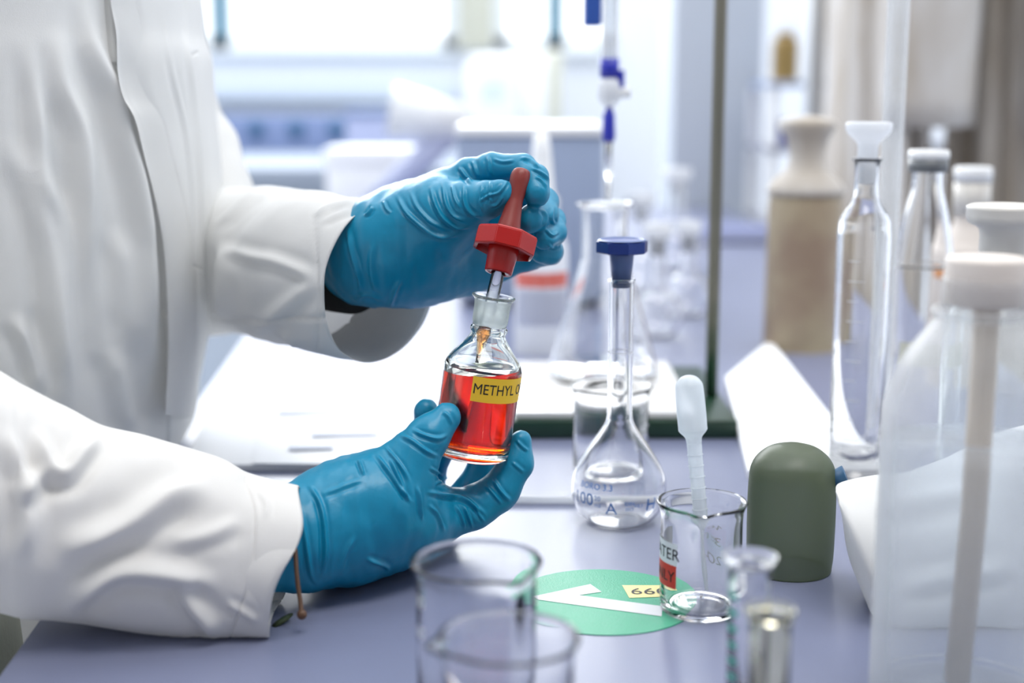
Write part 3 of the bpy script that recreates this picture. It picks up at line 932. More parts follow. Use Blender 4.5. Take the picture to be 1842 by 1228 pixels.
# ================================================================== THE DROPPER BOTTLE
BT = math.radians(8.5)
def dropper_bottle():
    base = P(846, 817, .72)
    d = dep(base); u = d/F
    r = empty('dropper_bottle', base, 'glass reagent bottle of orange red liquid with a yellow label, held in the lower hand', 'bottle', rot=(0, BT, 0))
    R0 = 69.5*u
    H = (P(884, 531, .72)-base).length
    zs = H*.565; zn = H*.765
    outer = [(0, .0016), (R0*.8, .0010)] + sm([(R0*.9, 0), (R0*.985, .0012), (R0, .004), (R0, zs*.5), (R0, zs*.93), (R0*.985, zs), (R0*.90, zs+.0038), (R0*.66, zs+.0098), (R0*.49, zn-.0022), (R0*.445, zn), (R0*.475, zn+.0012), (R0*.475, zn+.003), (R0*.43, zn+.0045),
           (R0*.455, zn+.007), (R0*.465, H-.005), (R0*.49, H-.0022), (R0*.555, H-.0008), (R0*.555, H)], 5)
    t = .0018
    inner = [(R0*.50, H+.0002), (R0*.40, H-.002), (R0*.36, zn+.006), (R0*.33, zn)] + sm([(R0*.40, zn-.0035), (R0*.60, zs+.0088), (R0*.84, zs+.0030), (R0-t, zs-.002), (R0-t, zs*.5), (R0-t, .0065)], 5) + [(R0-t-.002, .0045), (R0*.5, .0040), (0, .0042)]
    b = lathe(outer+inner, 96, False)
    for f in b.faces:
        c = f.calc_center_median()
        if c.z > zn+.0045 and c.z < H-.0022: f.material_index = 1
    obj('bottle_body', b, [M['glass_green'], M['frost']], r)
    # liquid with a level top surface in world space
    liq = [(0, .0041)] + [(a+.00012, z) for a, z in inner[::-1] if a > R0*.3 and z < zn-.004]
    zt = liq[-1][1]
    b = lathe(liq+[(0, zt)], 96, False)
    lvl = P(866, 664, .72) - base
    q = Matrix.Rotation(-BT, 4, 'Y')
    bmesh.ops.bisect_plane(b, geom=b.verts[:]+b.edges[:]+b.faces[:], plane_co=q @ lvl, plane_no=q @ Vector((0, 0, 1)), clear_outer=True)
    be = [e for e in b.edges if e.is_boundary]
    bmesh.ops.holes_fill(b, edges=be)
    bmesh.ops.recalc_face_normals(b, faces=b.faces)
    sharp(obj('liquid', b, M['red_liquid'], r), 50)
    # label and lettering
    LRr = R0+.00015
    y0 = (P(850, 690, .72)-P(846, 817, .72)).length
    a0 = math.radians(270)-math.asin(min(.99, 15/69.5)); a1 = a0+math.radians(112)
    lz = y0+.0016; lh = .0128
    slope = -.045
    b = patch(LRr, a0, a1, lz-lh/2, lz+lh/2, 40)
    for v in b.verts:
        aa = math.atan2(v.co.y, v.co.x) % (2*math.pi)
        v.co.z += slope*(aa-a0)*R0*.2
    obj('yellow_label', b, M['yellow'], r)
    me = wrap_text('METHYL ORANGE', .0076, LRr+.00012, 0, lz, sx=.85)
    xs = [math.atan2(v.co.y, v.co.x) for v in me.vertices]
    sh = a0+.055-min(xs)
    rot = Matrix.Rotation(sh, 4, 'Z')
    for v in me.vertices:
        v.co = rot @ v.co
    # keep only what fits on the label
    b = bmesh.new(); b.from_mesh(me)
    kill = [v for v in b.verts if (math.atan2(v.co.y, v.co.x) % (2*math.pi)) > a1-.03 and v.co.y > 0 or (v.co.y > 0 and v.co.x < 0)]
    bmesh.ops.delete(b, geom=kill, context='VERTS')
    obj('lettering', b, M['ink'], r, False)
    return r, base, R0, H
BOT, BBASE, BR, BH = dropper_bottle()
def dropper():
    s0 = P(896, 491, .7275)                       # lower end of the red skirt
    top = P(940, 303, .7475)
    ax = (top-s0).normalized()
    r = empty('dropper', s0, 'red dropper with a brick coloured rubber bulb, held above the open bottle', 'dropper')
    r.rotation_mode = 'QUATERNION'; r.rotation_quaternion = Vector((0, 0, 1)).rotation_difference(ax)
    L = (top-s0).length
    k = L/.0565
    # red octagonal screw cap with skirt
    b = lathe([(.0040, .0), (.0068, .0), (.0072, .0006), (.0080, .0125), (.0082, .0140), (.004, .0140)], 48, True)
    cap = obj('screw_skirt', b, M['red_plastic'], r)
    z0, z1 = .0115*k, .0215*k
    b = lathe([(.0078, z0+.0028), (.0142, z0+.0028), (.0150, z0-.0006), (.0168, z0), (.0168, z1-.0012), (.0156, z1), (.0055, z1), (.0055, z0+.0028)], 8, True)
    bmesh.ops.bevel(b, geom=[e for e in b.edges if e.calc_length() > .002], offset=.00035, segments=2, affect='EDGES')
    cp = obj('octagonal_cap', b, M['red_plastic'], r)
    sharp(cp, 20)
    cp.rotation_euler = (0, 0, math.radians(22.5+4))
    b = lathe([(.0, z1-.0005), (.0064, z1-.0005)] + sm([(.0064, z1), (.0061, z1+.003), (.0050, z1+.010), (.0043, z1+.016), (.0042, z1+.019), (.0048, z1+.025), (.0053, z1+.029), (.0050, L-.0030), (.0036, L-.0008), (.0, L)], 5), 48, False)
    obj('rubber_bulb', b, M['bulb_rubber'], r)
    # glass pipette
    tipw = P(853, 652, .712)
    LP = (tipw-s0).length
    p_out = sm([(.0034, .003), (.0034, -.012), (.0034, -.027), (.0030, -.034), (.0020, -.040), (.0014, -LP+.004), (.0010, -LP)], 4)
    p_in = [(.0005, -LP), (.0008, -LP+.005), (.0013, -.040), (.0022, -.034), (.0025, -.027), (.0025, .003)]
    obj('glass_tube', lathe(p_out+p_in, 40), M['glass'], r)
    obj('liquid_column', lathe([(0, -LP+.001), (.0006, -LP+.001), (.0009, -LP+.005), (.0014, -.040), (.0023, -.034), (.0024, -.0290), (0, -.0290)], 32, False), M['red_liquid_thin'], r)
dropper()

# ================================================================== RIGHT SIDE GLASSWARE
def right_side():
    # wash bottle
    Y = .55; c = at(1768, Y, 0, .15)
    top = P(1768, 462, Y).z
    r = empty('wash_bottle', c, 'big clear plastic bottle with a ribbed off white screw cap and dip tube', 'bottle')
    zc = P(1768, 552, Y).z
    outer = sm([(0, .001), (.032, 0), (.0365, .003), (.0375, .010), (.0375, .06), (.0375, .115), (.0365, .125), (.031, .141), (.022, .154), (.0175, zc-.003), (.0165, zc), (.0165, zc+.012)], 5)
    p, inn = shell(outer, .0012)
    obj('bottle_body', lathe(p, 80), M['pe'], r)
    obj('neck_ring', lathe([(.0165, zc-.004), (.0200, zc-.004), (.0205, zc-.001), (.0165, zc)], 56, True), M['pe'], r)
    ht = top
    b = lathe([(0, zc+.001), (.0158, zc+.001), (.0160, zc+.003), (.0157, ht-.0014), (.0150, ht-.0002), (0, ht+.0001)], 72, False,
              fn=lambda rr, z, a: rr*(1+.010*math.cos(36*a)) if rr > .0155 else rr)
    obj('screw_cap', b, M['cap_white'], r)
    o = obj('dip_tube', tube_bm([(.001, 0, zc+.002), (.0005, 0, .08), (-.0025, 0, .008)], .0052, 20), M['straw'], r)
    lv = .108
    obj('water', lathe([(0, .003), (.033, .003), (.0362, .008), (.0362, lv), (0, lv)], 72, False), milky('still_water', (.80, .82, .84), .90), r)
    # crumpled coat behind it on the bench
    me = loft([(1502, 882, .662, 1504, 905, .655, .004, 0), (1514, 874, .668, 1524, 960, .650, .016, 0), (1545, 868, .672, 1552, 1060, .645, .026, 0), (1582, 864, .675, 1588, 1135, .648, .030, 0),
               (1640, 858, .676, 1640, 1138, .650, .032, 0), (1700, 832, .678, 1700, 1138, .650, .034, 0), (1760, 806, .680, 1760, 1138, .65, .036, 0),
               (1842, 780, .682, 1842, 1138, .65, .038, 0), (1980, 760, .684, 1980, 1138, .65, .040, 0), (2150, 800, .684, 2150, 1138, .65, .03, 0)], 96, 12, squash=0, power=2.4)
    b = bmesh.new(); b.from_mesh(me); bmesh.ops.holes_fill(b, edges=[e for e in b.edges if e.is_boundary]); b.to_mesh(me); b.free(); me.update()
    V, N = get_vn(me); V[:, 2] = np.maximum(V[:, 2], .0006); me.vertices.foreach_set('co', V.astype(np.float32).ravel()); me.update()
    folds(me, [([(1600, 1060), (1700, 1040), (1842, 1020)], 14, .004), ([(1560, 900), (1640, 905), (1760, 880)], 18, .003)], [(30, .003, (1, 1, 1))])
    V, N = get_vn(me); V[:, 2] = np.maximum(V[:, 2], .0006); me.vertices.foreach_set('co', V.astype(np.float32).ravel()); me.update()
    o = obj('folded_coat', me, M['coat'])
    tag(o, 'rolled up white coat lying on the bench behind the big clear bottle', 'coat')
    # olive jar
    Yj = .712; c = at(1423, Yj, 0, .03)
    r = empty('olive_jar', c, 'olive green plastic jar with a sloping shoulder beside the rolled up coat', 'jar')
    obj('jar_body', lathe(sm([(0, 0), (.019, 0), (.0218, .003), (.0226, .02), (.0224, .046), (.0205, .057), (.0140, .0640), (.0060, .0668)], 5)+[(0, .0672)], 56, False), M['olive_glass'], r)
    # olive jar's teal tap
    obj('side_knob', tube_bm([(.017, -.004, .048), (.026, -.006, .052)], [.004, .0055], 16), M['socket'], r)
    # tall measuring cylinder
    Y = .885; c = at(1550, Y, 0, .12)
    H = P(1550, 222, Y).z
    r = empty('measuring_cylinder', c, 'tall clear measuring cylinder with a flared white stopper behind the rolled up coat', 'cylinder')
    outer = [(0, .001), (.028, 0), (.028, .004), (.019, .009)] + sm([(.0165, .014), (.0165, .07), (.0165, .13), (.0165, .158), (.0150, .168), (.0090, .178), (.0075, .184), (.0075, .200), (.0085, .203), (.0095, .2045)], 4)
    inn = [(.0085, .205), (.0062, .200), (.0062, .184), (.0080, .1765), (.0140, .166), (.0150, .157), (.0150, .1), (.0150, .022), (.013, .016), (0, .015)]
    obj('cylinder_body', lathe(outer+inn, 72, False), M['glass'], r)
    obj('stopper', lathe(sm([(0, .190), (.0055, .190), (.0062, .206), (.0068, H-.012), (.0130, H-.006), (.0142, H-.001), (.012, H+.001), (0, H+.001)], 3), 48, False), M['squeeze'], r)
    for i in range(10):
        z = .03+i*.0125
        obj('graduation_mark', patch(.0167, math.radians(225), math.radians(250 if i % 2 else 262), z-.0003, z+.0003, 8, 1), M['white_ink'], r, False)
    # slim cylinder beside it
    Y = .80; c = at(1606, Y+.12, 0, .22)
    r = empty('slim_cylinder', c, 'slim tall glass tube on a round foot beside the flared cylinder', 'cylinder')
    outer = [(0, .001), (.020, 0), (.020, .004), (.012, .008), (.0072, .012), (.0072, .33), (.0085, .332)]
    inn = [(.0075, .333), (.0060, .33), (.0060, .02), (0, .018)]
    obj('cylinder_body', lathe(outer+inn, 48, False), M['pe'], r)
    # infusion bottle with grey crimp ring
    Y = 1.0; c = at(1667, Y, 0, .17)
    H = P(1667, 270, Y).z
    r = empty('infusion_bottle', c, 'clear glass bottle with a white cap and dark grey crimp ring', 'bottle')
    k = H/.192
    outer = sm([(0, .001), (.023, 0), (.0268, .004), (.0272, .02), (.0272, .07*k), (.0272, .112*k), (.0262, .120*k), (.0200, .148*k), (.0145, .165*k), (.0135, .172*k), (.0135, .180*k)], 5)
    outer = [(a*.79, z) for a, z in outer]
    p, _ = shell(outer, .002)
    obj('bottle_body', lathe(p, 64), M['glass'], r)
    obj('crimp_ring', lathe([(.0, H-.015), (.0135, H-.015), (.0137, H-.006), (0, H-.006)], 48, False), M['grey_ring'], r)
    obj('cap', lathe([(.0, H-.006), (.0135, H-.006), (.0141, H-.004), (.0135, H), (0, H)], 48, False), M['white'], r)
    obj('label', patch(.0217, math.radians(215), math.radians(330), .055, .072), M['cream'], r)
    # white capped bottle
    Y = 1.2; c = at(1750, Y, 0, .17); H = P(1748, 300, Y).z
    r = empty('reagent_bottle', c, 'grey white bottle with a plain white cap and an orange band, behind the stoppered one', 'bottle')
    obj('bottle_body', lathe(sm([(0, 0), (.026, 0), (.027, .003), (.027, H*.55), (.021, H*.66), (.0145, H*.74), (.0145, H*.8)], 4)+[(0, H*.8)], 48, False), M['cap_white'], r)
    obj('cap', lathe([(0, H*.78), (.0150, H*.78), (.0150, H-.012), (0, H-.012)], 40, False), M['ivory'], r)
    obj('cap_top', lathe([(0, H-.012), (.0156, H-.012), (.0156, H-.001), (.014, H), (0, H)], 40, False), M['white'], r)
    obj('orange_band', patch(.0275, math.radians(200), math.radians(330), H*.50, H*.55), mat('orange_print', (.8, .30, .06), .5), r)
    # ground glass stoppered bottle
    Y = .80; c = at(1806, Y, 0, .16); H = P(1806, 368, Y).z
    r = empty('stoppered_bottle', c, 'bottle with a wide mushroom shaped ivory stopper behind the big clear bottle', 'bottle')
    outer = sm([(0, .001), (.028, 0), (.031, .004), (.031, .06), (.031, .112), (.026, .126), (.0165, .136), (.0150, .142), (.0150, .150), (.0185, .152)], 5)
    p, _ = shell(outer, .0018)
    obj('bottle_body', lathe(p, 64), M['glass_green'], r)
    obj('stopper', lathe(sm([(0, .138), (.0105, .138), (.0135, .155), (.0140, H-.014), (.0205, H-.010), (.0215, H-.004), (.0195, H), (0, H+.0008)], 3), 56, False), M['ivory'], r)
    # brown jar
    Y = 1.36; c = at(1446, Y, 0, .1)
    r = empty('stoneware_jar', c, 'big brown jar with a beige domed cover behind the paper pad', 'jar')
    zt = P(1446, 345, Y).z
    obj('jar_body', lathe(sm([(0, 0), (.034, 0), (.036, .004), (.0355, zt*.5), (.0350, zt*.9), (.033, zt)], 4)+[(0, zt)], 56, False), M['brown'], r)
    cov = [(0, zt-.002), (.0365, zt-.002)] + sm([(.036, zt+.004), (.030, zt+.012), (.020, zt+.022), (.0165, zt+.035), (.020, zt+.050), (.026, zt+.060), (.024, zt+.068), (0, zt+.072)], 4)
    obj('cover', lathe(cov, 48, False), M['beige_coat'], r)
    # small measuring cylinders in front
    Y = .500; c = at(1348, Y, 0, .06)
    H = P(1346, 1000, Y).z
    r = empty('small_cylinder', c, 'small glass cylinder with green graduations cut by the lower edge, left of the yellowish one', 'cylinder', group='small glass cylinders in front')
    outer = [(0, .001), (.012, 0), (.012, .003)] + sm([(.0078, .006), (.0078, .03), (.0078, H-.008), (.0085, H-.003), (.0104, H)], 4)
    inn = [(.0098, H+.0005), (.0070, H-.005), (.0068, H-.01), (.0068, .012), (0, .010)]
    obj('cylinder_body', lathe(outer+inn, 56, False), M['glass'], r)
    for i in range(6):
        z = H-.014-i*.0062
        obj('graduation_mark', patch(.0080, math.radians(195), math.radians(228), z-.0013, z+.0013, 8, 1), M['green_ink'], r, False)
    c = at(1382, .452, 0, .05); H2 = P(1385, 1095, .452).z
    r = empty('small_cylinder', c, 'small glass cylinder with a yellowish rim cut by the lower edge', 'cylinder', group='small glass cylinders in front')
    outer = [(0, .001), (.010, 0), (.010, .003)] + sm([(.0070, .006), (.0070, .03), (.0070, H2-.006), (.0075, H2-.003), (.0088, H2)], 4)
    inn = [(.0082, H2+.0005), (.0062, H2-.004), (.0060, H2-.01), (.0060, .012), (0, .010)]
    obj('cylinder_body', lathe(outer+inn, 48, False), glass('yellowish_glass', (1, .99, .92), 1.46), r)
right_side()

# ================================================================== THE PERSON
PERSON = empty('person', (-.40, .93, -.9), 'person in a white lab coat and blue gloves holding a dropper over a bottle', 'person')
PINV = Matrix.Translation(Vector((.40, -.93, .9)))
def pchild(name, me, m, parent=None):
    o = obj(name, me, m, parent or PERSON)
    if parent is None: o.matrix_parent_inverse = PINV
    return o

# torso of the coat
def torso():
    # silhouette px of the front at heights (py), with the middle line depth
    sil = [(-260, 318), (-120, 332), (0, 345), (60, 352), (110, 365), (200, 371), (300, 378), (400, 380), (500, 377), (600, 362), (700, 343), (785, 326), (822, 262), (900, 250), (1000, 240), (1200, 215), (1600, 190)]
    S = cr([(a, b) for a, b in sil], 34)
    nz = len(S); V = []
    n1 = 900
    # angles concentrated on the visible quadrant
    th = np.concatenate([np.linspace(-115, 20, 780), np.linspace(20, 245, n1-780+1)[1:-1]]) * math.pi/180
    for py, px in S:
        Yc = .93
        p = P(px, py, Yc)
        rx = .155 + .02*np.clip((.1-p.z)*4, 0, 1); ry = .185
        cx = p.x - rx
        c, s = np.cos(th), np.sin(th)
        pw = 2/2.5
        X = cx + rx*np.sign(c)*np.abs(c)**pw
        Y = Yc + ry*np.sign(s)*np.abs(s)**pw
        V.append(np.stack([X, Y, np.full_like(X, p.z)], 1))
    m = len(th); V = np.array(V).reshape(-1, 3)
    i = np.arange(nz-1)[:, None]; j = np.arange(m)[None]; jn = (j+1) % m
    f = np.stack([i*m+j, (i+1)*m+j, (i+1)*m+jn, i*m+jn], -1).reshape(-1, 4)
    me = poly_mesh('torso', V, f)
    b = bmesh.new(); b.from_mesh(me)
    bmesh.ops.holes_fill(b, edges=[e for e in b.edges if e.is_boundary])
    bmesh.ops.recalc_face_normals(b, faces=b.faces)
    b.to_mesh(me); b.free(); me.update()
    lines = [
        ([(146, -40), (167, 76), (205, 167), (222, 242), (247, 354), (262, 505), (266, 700)], 17, .0060),
        ([(101, 40), (111, 152), (148, 252), (157, 404), (160, 560)], 20, .0060),
        ([(50, 60), (66, 167), (76, 303), (116, 404), (128, 560)], 18, .0050),
        ([(0, 242), (51, 313), (91, 455), (111, 640), (116, 760)], 22, .0070),
        ([(283, 0), (303, 126), (330, 252), (342, 404), (345, 620)], 4, .0012),
        ([(323, 0), (346, 202), (356, 354), (358, 500)], 5, .0018),
        ([(20, 560), (60, 640), (75, 720)], 16, .004),
        ([(200, 620), (215, 700), (235, 790)], 18, .003),
        ([(212, 400), (232, 520), (240, 640)], 20, .004),
        ([(212, 120), (232, 205), (256, 290), (279, 380), (291, 470), (297, 560)], 5.0, .0170, 'groove'),
        ([(194, -60), (196, 0), (208, 110), (212, 130)], 3, .004, 'groove'),
        ([(297, 560), (299, 640), (296, 800)], 2.5, .0035, 'groove'),
        ([(320, 470), (378, 490)], 2, .0008, 'groove'),
        ([(335, -20), (338, 90), (356, 94)], 2, .0010, 'groove'),
    ]
    folds(me, lines, [(7, .005, (1, 1, .35)), (22, .0018, (1, 1, .4))])
    coat = pchild('lab_coat', me, M['coat'])
    # overlapping front edge of the coat, standing a few millimetres proud
    from mathutils.bvhtree import BVHTree
    V, N = get_vn(me)
    tree = BVHTree.FromPolygons([tuple(v) for v in V], [tuple(p.vertices) for p in me.polygons])
    edge = cr([(196, -90), (199, 0), (209, 60), (212, 130), (222, 175), (243, 215), (262, 290), (284, 380), (297, 470), (303, 600), (300, 700), (295, 812), (290, 900)], 12)
    nu = 12; rows = []
    cam_p = Vector((0, 0, CAMH))
    for q, (ex, ey) in enumerate(edge):
        row = []
        for u in range(nu+1):
            t = u/nu
            d = ray(ex+t*52, ey).normalized()
            hit = tree.ray_cast(cam_p, d)
            if hit[0] is None: break
            lift = .0062*(1-t)**1.4*(.75+.35*math.sin(q*.13)) + .0001 - .0012*t
            n = hit[1] if hit[1].dot(d) < 0 else -hit[1]
            row.append(hit[0] - d*lift)
        if len(row) == nu+1: rows.append(row)
    # even out the distance from the camera along the edge, so the strip bridges the creases below it
    D = np.array([[(p-cam_p).length for p in r] for r in rows])
    K = 12
    Dm = np.array([[D[max(0, a-K):a+K+1, c].min() for c in range(nu+1)] for a in range(len(rows))])
    Ds = np.array([Dm[max(0, a-K):a+K+1].mean(0) for a in range(len(rows))])
    wt = (1-np.arange(nu+1)/nu)**.8
    Dn = np.minimum(D, D*(1-wt)+Ds*wt)
    rows = [[cam_p+(p-cam_p)*float(Dn[a, c]/D[a, c]) for c, p in enumerate(r)] for a, r in enumerate(rows)]
    b = bmesh.new()
    top = [[b.verts.new(p) for p in r] for r in rows]
    bot = [[b.verts.new(p - (p-cam_p).normalized()*-.0014) for p in r] for r in rows]
    m = len(rows)
    for a in range(m-1):
        for c in range(nu):
            b.faces.new((top[a][c], top[a][c+1], top[a+1][c+1], top[a+1][c]))
            b.faces.new((bot[a][c], bot[a+1][c], bot[a+1][c+1], bot[a][c+1]))
        b.faces.new((top[a][0], top[a+1][0], bot[a+1][0], bot[a][0]))
        b.faces.new((top[a][nu], bot[a][nu], bot[a+1][nu], top[a+1][nu]))
    bmesh.ops.recalc_face_normals(b, faces=b.faces)
    sharp(pchild('placket', b, M['coat']), 60)
torso()
# trousers below the bench edge
def trousers():
    for k, (x, y) in enumerate(((-.34, .68), (-.40, .98))):
        path = cr([(x, y, .0), (x-.0, y, -.25), (x-.01, y, -.5), (x-.02, y, -.86)], 10)
        rr = list(np.interp(np.linspace(0, 1, len(path)), [0, .3, 1], [.085, .10, .075]))
        me = bpy.data.meshes.new('leg'); b = tube_bm([Vector(q) for q in path], rr, 40); b.to_mesh(me); b.free()
        folds(me, [], [(12, .008, (1, 1, .5))])
        pchild('trouser_leg', me, M['olive'])
    # coat skirt hanging below the bench edge, in the near corner
trousers()

# near sleeve (the arm whose hand holds the bottle)
def near_sleeve():
    st = [(-230, 560, .64, -260, 1040, .60, .060, 0), (-110, 612, .645, -130, 1070, .605, .058, 0), (0, 666, .652, -10, 1100, .612, .052, 0), (51, 697, .655, 45, 1114, .613, .050, 0), (110, 731, .657, 100, 1119, .614, .047, 0),
          (184, 771, .660, 180, 1130, .615, .044, 0), (256, 790, .662, 250, 1138, .616, .041, 0), (322, 812, .664, 312, 1143, .616, .039, 0), (389, 836, .666, 370, 1146, .616, .037, 0),
          (435, 862, .667, 409, 1146, .616, .035, 0), (475, 873, .668, 440, 1148, .616, .034, 0), (525, 884, .669, 480, 1150, .616, .034, 0)]
    me = loft(st, 200, 16, inner=.03)
    # bulge the cuff edge outward in the middle like the photograph's curved hem
    V, N = get_vn(me)
    x, y = pix(V)
    w = np.exp(-((y-960)/85)**2)*np.clip((x-430)/70, 0, 1)
    V[:, 0] += w*.0085
    V[:, 2] = np.where(V[:, 0] > EDGE(.62)+.002, np.maximum(V[:, 2], .0012), V[:, 2])
    me.vertices.foreach_set('co', V.astype(np.float32).ravel()); me.update()
    lines = [
        ([(60, 760), (87, 835), (118, 852), (150, 815), (184, 775)], 15, .0055),
        ([(90, 995), (150, 978), (230, 945), (317, 890), (395, 878)], 22, .0065),
        ([(105, 1112), (150, 1070), (215, 1030), (307, 1035), (400, 1060)], 18, .0055),
        ([(317, 1045), (345, 1090), (399, 1142)], 14, .0040),
        ([(20, 900), (60, 870), (87, 835)], 16, .004),
        ([(0, 760), (40, 850), (50, 940), (30, 1020)], 20, .005),
        ([(440, 862), (458, 927), (450, 1035), (414, 1146)], 1.8, .0010, 'groove'),
        ([(462, 880), (480, 905), (476, 935)], 6, .0008),
        ([(400, 1085), (430, 1100), (470, 1125)], 7, .0012),
        ([(300, 980), (380, 960), (440, 930)], 14, .0018),
    ]
    folds(me, lines, [(18, .0025, (1, 1, 1)), (60, .0006, (1, 1, 1))])
    V, N = get_vn(me)
    V[:, 2] = np.where(V[:, 0] > EDGE(.62)-.001, np.maximum(V[:, 2], .0009), V[:, 2])
    me.vertices.foreach_set('co', V.astype(np.float32).ravel()); me.update()
    pchild('sleeve', me, M['coat_sleeve'])
near_sleeve()

# far sleeve (the arm whose hand holds the dropper)
def far_sleeve():
    st = [(250, 250, 1.08, 240, 620, 1.08, .05, 0), (330, 300, 1.05, 320, 615, 1.05, .05, 0), (380, 337, 1.015, 374, 606, 1.015, .048, 0), (433, 338, .98, 430, 598, .98, .046, 0), (480, 333, .93, 479, 609, .93, .045, 0),
          (535, 342, .880, 530, 618, .880, .046, 0), (587, 345, .835, 575, 627, .835, .048, 0), (640, 356, .808, 618, 641, .808, .049, -.004), (696, 362, .790, 668, 655, .790, .049, -.006)]
    me = loft(st, 180, 16, inner=.05)
    lines = [
        ([(390, 412), (430, 372), (475, 334)], 6, .0022),
        ([(395, 445), (450, 462), (500, 472), (575, 505)], 10, .0028),
        ([(565, 395), (600, 372), (650, 362)], 7, .0028),
        ([(575, 405), (600, 388), (640, 372)], 5, .0020),
        ([(445, 600), (520, 545), (570, 495)], 14, .0026),
        ([(405, 430), (403, 490), (400, 580)], 15, .0050),
        ([(565, 380), (570, 480), (575, 560), (572, 628)], 2.0, .0009, 'groove'),
        ([(380, 574), (500, 574), (600, 572), (634, 580)], 3, .0018, 'groove'),
        ([(510, 595), (530, 610), (540, 620)], 8, .002),
    ]
    folds(me, lines, [(20, .0030, (1, 1, 1)), (60, .0006, (1, 1, 1))])
    pchild('sleeve', me, M['coat'])
    # upper arm part, seen past the coat front
    path = [P(300, 60, 1.08), P(345, 180, 1.08), P(372, 250, 1.07), P(395, 350, 1.04), P(390, 430, 1.02)]
    pth = cr([tuple(q) for q in path], 12)
    me = bpy.data.meshes.new('u'); b = tube_bm([Vector(q) for q in pth], list(np.interp(np.linspace(0, 1, len(pth)), [0, .4, .75, 1], [.02, .017, .026, .036])), 60)
    b.to_mesh(me); b.free()
    folds(me, [], [(30, .004, (1, 1, 1))])
    pchild('upper_sleeve', me, M['coat'])
    # added dark tube, darkens the gap between glove and cuff
    pth = [P(560, 480, .845), P(610, 486, .820), P(636, 490, .808)]
    pchild('dark_gap_tube', tube_bm(pth, [.024, .0245, .024], 40), M['matte_dark'])
    # brown hair tie hanging from the near wrist
    a = [P(531, 985, .640), P(534, 1035, .632), P(540, 1080, .626), P(543, 1105, .622)]
    hb = tube_bm([Vector(q) for q in cr([tuple(x) for x in a], 6)], [.0011]*19, 10)
    e = a[-1]
    sph = bmesh.ops.create_uvsphere(hb, u_segments=16, v_segments=10, radius=.0024, matrix=Matrix.Translation(e))
    pchild('brown_cord', hb, M['brown_seed'])
far_sleeve()

# gloves ---------------------------------------------------------
def glove_mesh(palm, fingers, lines, wob, h=.001, kp=.014, kf=.007):
    V, Fc = sculpt(palm, fingers, h, kp, kf)
    V = relax(V, Fc, 2, .5)
    me = poly_mesh('g', V, Fc)
    me = subdivide(me, 1)
    me = folds(me, [(l[0], l[1]*.78, l[2]*.9) for l in lines], wob)
    return me
def lower_glove():
    palm = [
        [(480, 978, .655, 78), (545, 966, .668, 84), (620, 940, .684, 92), (690, 925, .695, 88)],
        [(620, 930, .680, 84), (690, 893, .684, 70), (728, 850, .688, 50)],
        [(640, 945, .690, 84), (740, 930, .703, 66), (795, 925, .712, 42)],
        [(640, 950, .705, 76), (740, 940, .728, 58), (795, 935, .738, 38)],
        [(640, 955, .715, 70), (730, 945, .746, 52), (785, 935, .758, 34)],
        [(640, 955, .720, 62), (715, 945, .758, 46), (765, 930, .774, 30)],
    ]
    fingers = [
        [(715, 862, .686, 54), (748, 812, .689, 42), (772, 784, .692, 37), (803, 750, .6965, 27)],            # thumb
        [(790, 927, .712, 40), (848, 914, .716, 37), (900, 884, .720, 35), (930, 832, .723, 28), (937, 792, .7245, 21)],  # index
        [(795, 932, .738, 36), (835, 895, .750, 32), (868, 850, .756, 30), (884, 800, .756, 26), (888, 768, .755, 21)],  # middle
        [(775, 932, .760, 30), (776, 900, .768, 27), (777, 850, .766, 25), (800, 795, .760, 23), (806, 772, .757, 20)],   # ring
        [(760, 925, .776, 28), (768, 880, .776, 26), (770, 820, .764, 25), (770, 770, .750, 23), (766, 738, .744, 21)],   # little
    ]
    L = [
        ([(700, 815), (713, 848), (726, 877), (733, 905)], 4, .0016),
        ([(750, 872), (755, 901), (760, 940)], 3.5, .0014),
        ([(762, 884), (794, 889), (832, 896), (856, 911), (876, 928)], 4.5, .0020),
        ([(716, 780), (744, 795), (766, 811), (790, 822)], 4, .0014),
        ([(738, 771), (764, 783), (788, 788), (808, 780)], 4, .0014),
        ([(796, 738), (808, 750), (813, 766)], 4, .0009),
        ([(886, 858), (898, 879), (911, 894), (922, 903)], 4, .0016),
        ([(870, 868), (888, 888), (905, 908)], 3.5, .0012),
        ([(835, 908), (843, 930), (851, 952)], 3.2, .0013),
        ([(820, 905), (832, 932), (836, 954)], 3.0, .0011),
        ([(852, 905), (862, 925), (872, 940)], 3.0, .0009),
        ([(928, 790), (940, 803), (952, 812)], 3.5, .0009),
        ([(920, 830), (934, 842), (944, 850)], 3.5, .0008),
        ([(552, 866), (577, 910), (585, 977), (580, 1046)], 5, .0022),
        ([(536, 905), (548, 960), (560, 1034), (576, 1052)], 5, .0018),
        ([(644, 826), (649, 840), (655, 858)], 3, .0020),
        ([(674, 812), (702, 851), (722, 881), (743, 908)], 4.0, .0020),
        ([(690, 800), (722, 838), (738, 870)], 3.5, .0014),
        ([(575, 890), (613, 878), (655, 862)], 5, .0008),
        ([(655, 1004), (690, 1016), (704, 1030)], 5, .0018),
        ([(610, 1038), (620, 1000), (640, 960)], 6, .0010),
        ([(770, 840), (790, 852), (800, 856)], 3, .0012),
        ([(780, 870), (800, 862), (812, 850)], 3, .0010),
        ([(800, 960), (790, 930), (770, 905)], 4, .0012),
    ]
    me = glove_mesh(palm, fingers, L, [(45, .0010, (1, 1, 1)), (110, .00035, (1, 1, 1)), (90, .0006, (2.2, 1, .5))])
    pchild('glove', me, M['glove'])
lower_glove()
